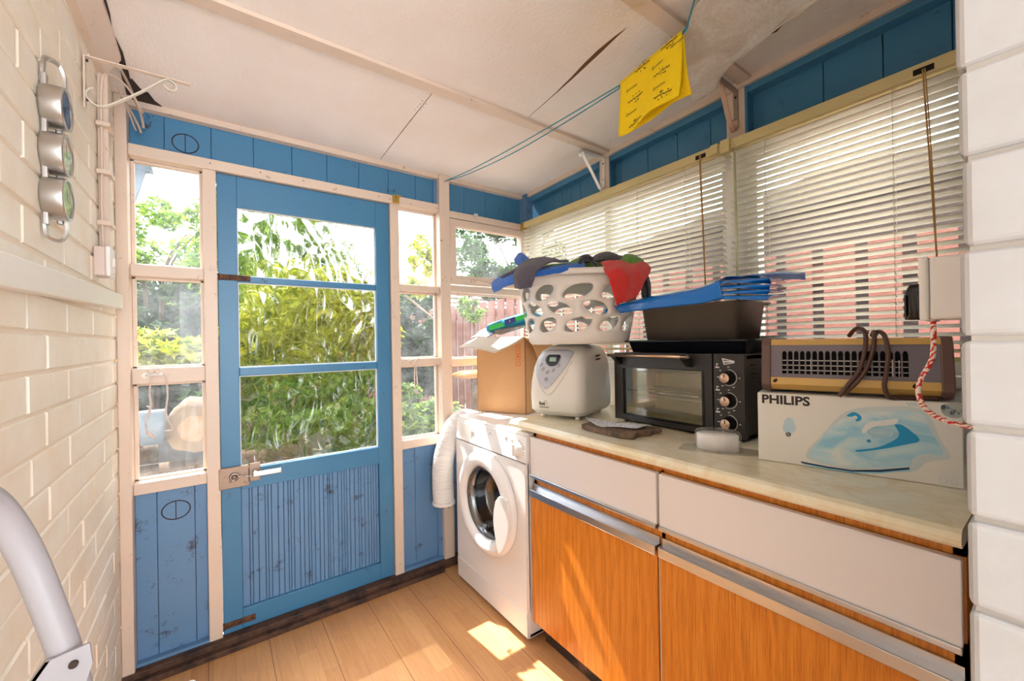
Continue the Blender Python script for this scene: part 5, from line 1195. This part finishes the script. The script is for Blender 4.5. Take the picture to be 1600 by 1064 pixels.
def bush(name, c, rad, n, m, label, seed, ls=.05, cat='shrub', clumps=26, stem=None, spread=1.0):
    rnd = random.Random(seed); b = MB(); c = Vector(c); cl = []
    for i in range(clumps):
        while True:
            v = Vector((rnd.uniform(-1, 1), rnd.uniform(-1, 1), rnd.uniform(-1, 1)))
            if .35 < v.length < 1: break
        cl.append((v, rnd.uniform(.16, .34)))
    for i in range(n):
        cv, cr_ = rnd.choice(cl); d = Vector((rnd.gauss(0, 1), rnd.gauss(0, 1), rnd.gauss(0, 1))).normalized()*cr_*rnd.uniform(.6, 1.05)
        q = cv+d; p = c+Vector((q.x*rad[0], q.y*rad[1], q.z*rad[2])); s_ = ls*rnd.uniform(.6, 1.3)
        a = Vector((rnd.gauss(0, 1), rnd.gauss(0, 1), rnd.gauss(0, .6))).normalized(); e = a.cross(Vector((rnd.gauss(0, 1), rnd.gauss(0, 1), rnd.gauss(0, 1)))).normalized(); nn = a.cross(e)*.15
        v = [b.bm.verts.new(x) for x in (p-a*s_, p+e*s_*.42+nn*s_, p+a*s_, p-e*s_*.42+nn*s_)]
        b.bm.faces.new(v)
    if stem:
        for k in range(stem):
            t = rnd.uniform(0, 6.28); b.tube(spline([(c.x, c.y, -.1), (c.x+rad[0]*.15*math.cos(t), c.y, c.z-rad[2]*.4), (c.x+rad[0]*.6*math.cos(t), c.y+rad[1]*.5*math.sin(t), c.z+rad[2]*.6)], 5), .012, 6, mi=1)
    o = b.build(name, [m, bark.m], recalc=False); tag(o, label, cat, None); return o
bush('shrub', (-.75, 5.2, 1.35), (.95, .7, .62), 12000, lf_dark, 'dark green shrub behind the yellow-leaved plant, seen through the left window', 1, .045, clumps=34)
bush('hedge', (-.2, 7.3, 1.15), (2.8, .6, 1.0), 30000, lf_dark, 'long dark hedge along the back of the garden behind all the shrubs', 31, .07, 'hedge', 90)
bush('yellow_leaved_shrub', (-.35, 4.1, 1.24), (.55, .35, .13), 1700, lf_yel, 'yellow-green shrub in the middle pane left of the door', 2, .05, clumps=18)
bush('shrub', (.0, 3.75, .93), (.25, .2, .14), 900, lf_green, 'small green plant above the sawn log', 3, .04, clumps=12)
bush('young_tree', (-.55, 6.2, 2.25), (.75, .5, .62), 3600, lf_pale, 'light feathery young tree rising to the sky behind the left window', 4, .045, 'tree', 20, 5)
bush('conifer', (.28, 8.6, 3.1), (.42, .4, 1.35), 4200, lf_dark, 'dark conifer behind the young tree, touching the left window post', 5, .07, 'tree', 26, 1)
bush('garden_shrub', (.75, 3.95, 1.42), (.66, .32, .62), 11000, lf_yel, 'bright yellow-green shrub right outside the textured door glass', 6, .045, clumps=36)
bush('garden_shrub', (.95, 3.85, .48), (.95, .35, .50), 13000, lf_pale, 'mid green shrub filling the bottom of the textured door glass', 7, .045, clumps=36)
bush('garden_shrub', (.62, 5.2, 2.25), (.82, .5, .85), 14000, lf_pale, 'tall pale green shrub behind the top pane of the blue door', 8, .05, clumps=36)
bush('evergreen_bush', (2.0, 5.1, 1.15), (.6, .5, .72), 12000, lf_dark, 'dense evergreen bush through the narrow window right of the door', 9, .05, clumps=34, stem=3)
bush('vine', (1.60, 3.7, 2.05), (.16, .2, .36), 260, lf_yel, 'yellow-green climbing vine in the top narrow pane', 10, .05, 'climber', 12)
bush('garden_tree', (5.2, 7.0, 3.0), (1.2, .9, 1.1), 11000, lf_green, 'leafy tree over the fence through the top-hung window', 11, .065, 'tree', 34, 2)
bush('far_tree', (4.6, 10.4, 2.4), (.8, .6, .5), 3000, lf_dark, 'low grey-green trees beyond the fence left of the leafy tree', 12, .07, 'tree', 18, 1)
bush('ivy', (2.2, 3.7, 1.62), (.16, .2, .16), 420, lf_pale, 'light green ivy spray in front of the fence top', 13, .035, 'climber', 10, 1)
b = MB(); b.box((1.0, 3.9, 1.78), (2.5, 3.95, 1.84)); b.tube([(1.45, 3.95, 1.80), (1.95, 4.0, 1.45)], .012, 6); tag(b.build('pergola_rail', Mat('weathered_wood', (150, 130, 112), .8).m), 'weathered horizontal pole outside the narrow top pane', 'rail')
# pruned twigs and a white sack outside
b = MB(); loft(b, [(0, -.12, .12, -.1, .1, .05), (.08, -.14, .14, -.12, .12, .06), (.14, -.06, .08, -.05, .06, .03)]); o = b.build('white_sack', white_p); o.location = (1.55, 3.0, -.03); tag(o, 'white bundle lying on the ground below the evergreen bush', 'sack')
b = MB(); b.box((-.03, -.02, 0), (.03, .02, 1.0), .01, mi=1); loft(b, [(1.0, -.16, .16, -.10, .10, .05), (1.03, -.2, .2, -.14, .14, .06), (1.06, -.1, .12, -.08, .1, .04)]); o = b.build('bird_table', [plain('orange_cream_cover', (170, 110, 40), .6), bark.m]); o.location = (1.95, 3.3, -.08); tag(o, 'small orange-topped garden stand seen through the middle right pane', 'stand')

# fence along the boundary (boards with gaps)
fence_m = Mat('red_brown_fence_board', (186, 120, 98), .85); fence_m.setcol(fence_m.mix(fence_m.noise(3, 8, fence_m.coord((8, 8, 60)), .8), (96, 52, 40), (150, 92, 74))); fence_m.bump(fence_m.noise(30, 5, fence_m.coord((1, 1, 3))), .6, .006); fence_m = fence_m.m
fn_ = tag(empty('boundary_fence', (2.72, 4, -.1)), 'red-brown boundary fence of upright boards, seen through the side blinds and corner window', 'fence')
b = MB(); rnd = random.Random(21); y = -5.4
b2 = MB()
while y < 7.5:
    wdt = .135+rnd.uniform(-.01, .01); b.box((.0, y, .02), (.018, y+wdt, 1.84+rnd.uniform(-.012, .012)), .003); 
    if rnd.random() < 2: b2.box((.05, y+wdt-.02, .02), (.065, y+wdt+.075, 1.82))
    y += wdt+.055
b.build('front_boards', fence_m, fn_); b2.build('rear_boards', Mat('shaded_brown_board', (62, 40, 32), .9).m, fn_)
for z in (.35, 1.05, 1.66): MB().box((.018, -5.4, z), (.05, 7.5, z+.07)).build('fence_rail', fence_m, fn_)
# neighbour's shed roof behind the fence
sh = tag(empty('neighbour_shed', (4.2, -.4, 0)), 'brown shed beyond the fence, glimpsed high between the slats of the near blind', 'shed')
MB().box((-.6, -2.2, -.1), (2, 3.2, 2.2)).build('shed_wall', Mat('dark_brown_cladding', (70, 52, 44), .85).m, sh)
b = MB(); b.prism([(-2.3, 2.2), (3.3, 2.2), (1.4, 2.42)], SD, -.7, 2.1); b.build('shed_roof', Mat('felt_roof', (84, 72, 66), .9).m, sh)
# far roofs seen over the front fence
b = MB(); b.prism([(4.4, 2.30), (7.4, 2.30), (7.4, 2.42), (4.6, 2.42)], FR, 8.2, 8.3)
for i in range(3): b.box((4.4-.12*i, 8.1, 2.0+.1*i), (7.6, 8.2, 2.04+.1*i))
b.box((4.3, 8.2, -.1), (7.6, 8.4, 2.05)); tag(b.build('neighbour_fence', Mat('grey_brown_boards', (150, 116, 100), .85).m), 'brown slatted boundary at the far end of the garden, below the leafy tree', 'fence')
# rainwater pipe and bracket outside the left pane
gm = Mat('blue_grey_gutter', (120, 134, 148), .5).m
gt = tag(empty('gutter_bracket', (-.24, 2.32, 1.98)), 'blue-grey gutter bracket outside the top left pane', 'gutter')
b = MB(); b.box((-.06, -.145, .025), (.035, .05, .055)); b.prism([(-.03, .03), (.012, .03), (-.03, -.13), (-.045, -.13)], FR, .01, .04); b.build('gutter_arm', gm, gt)
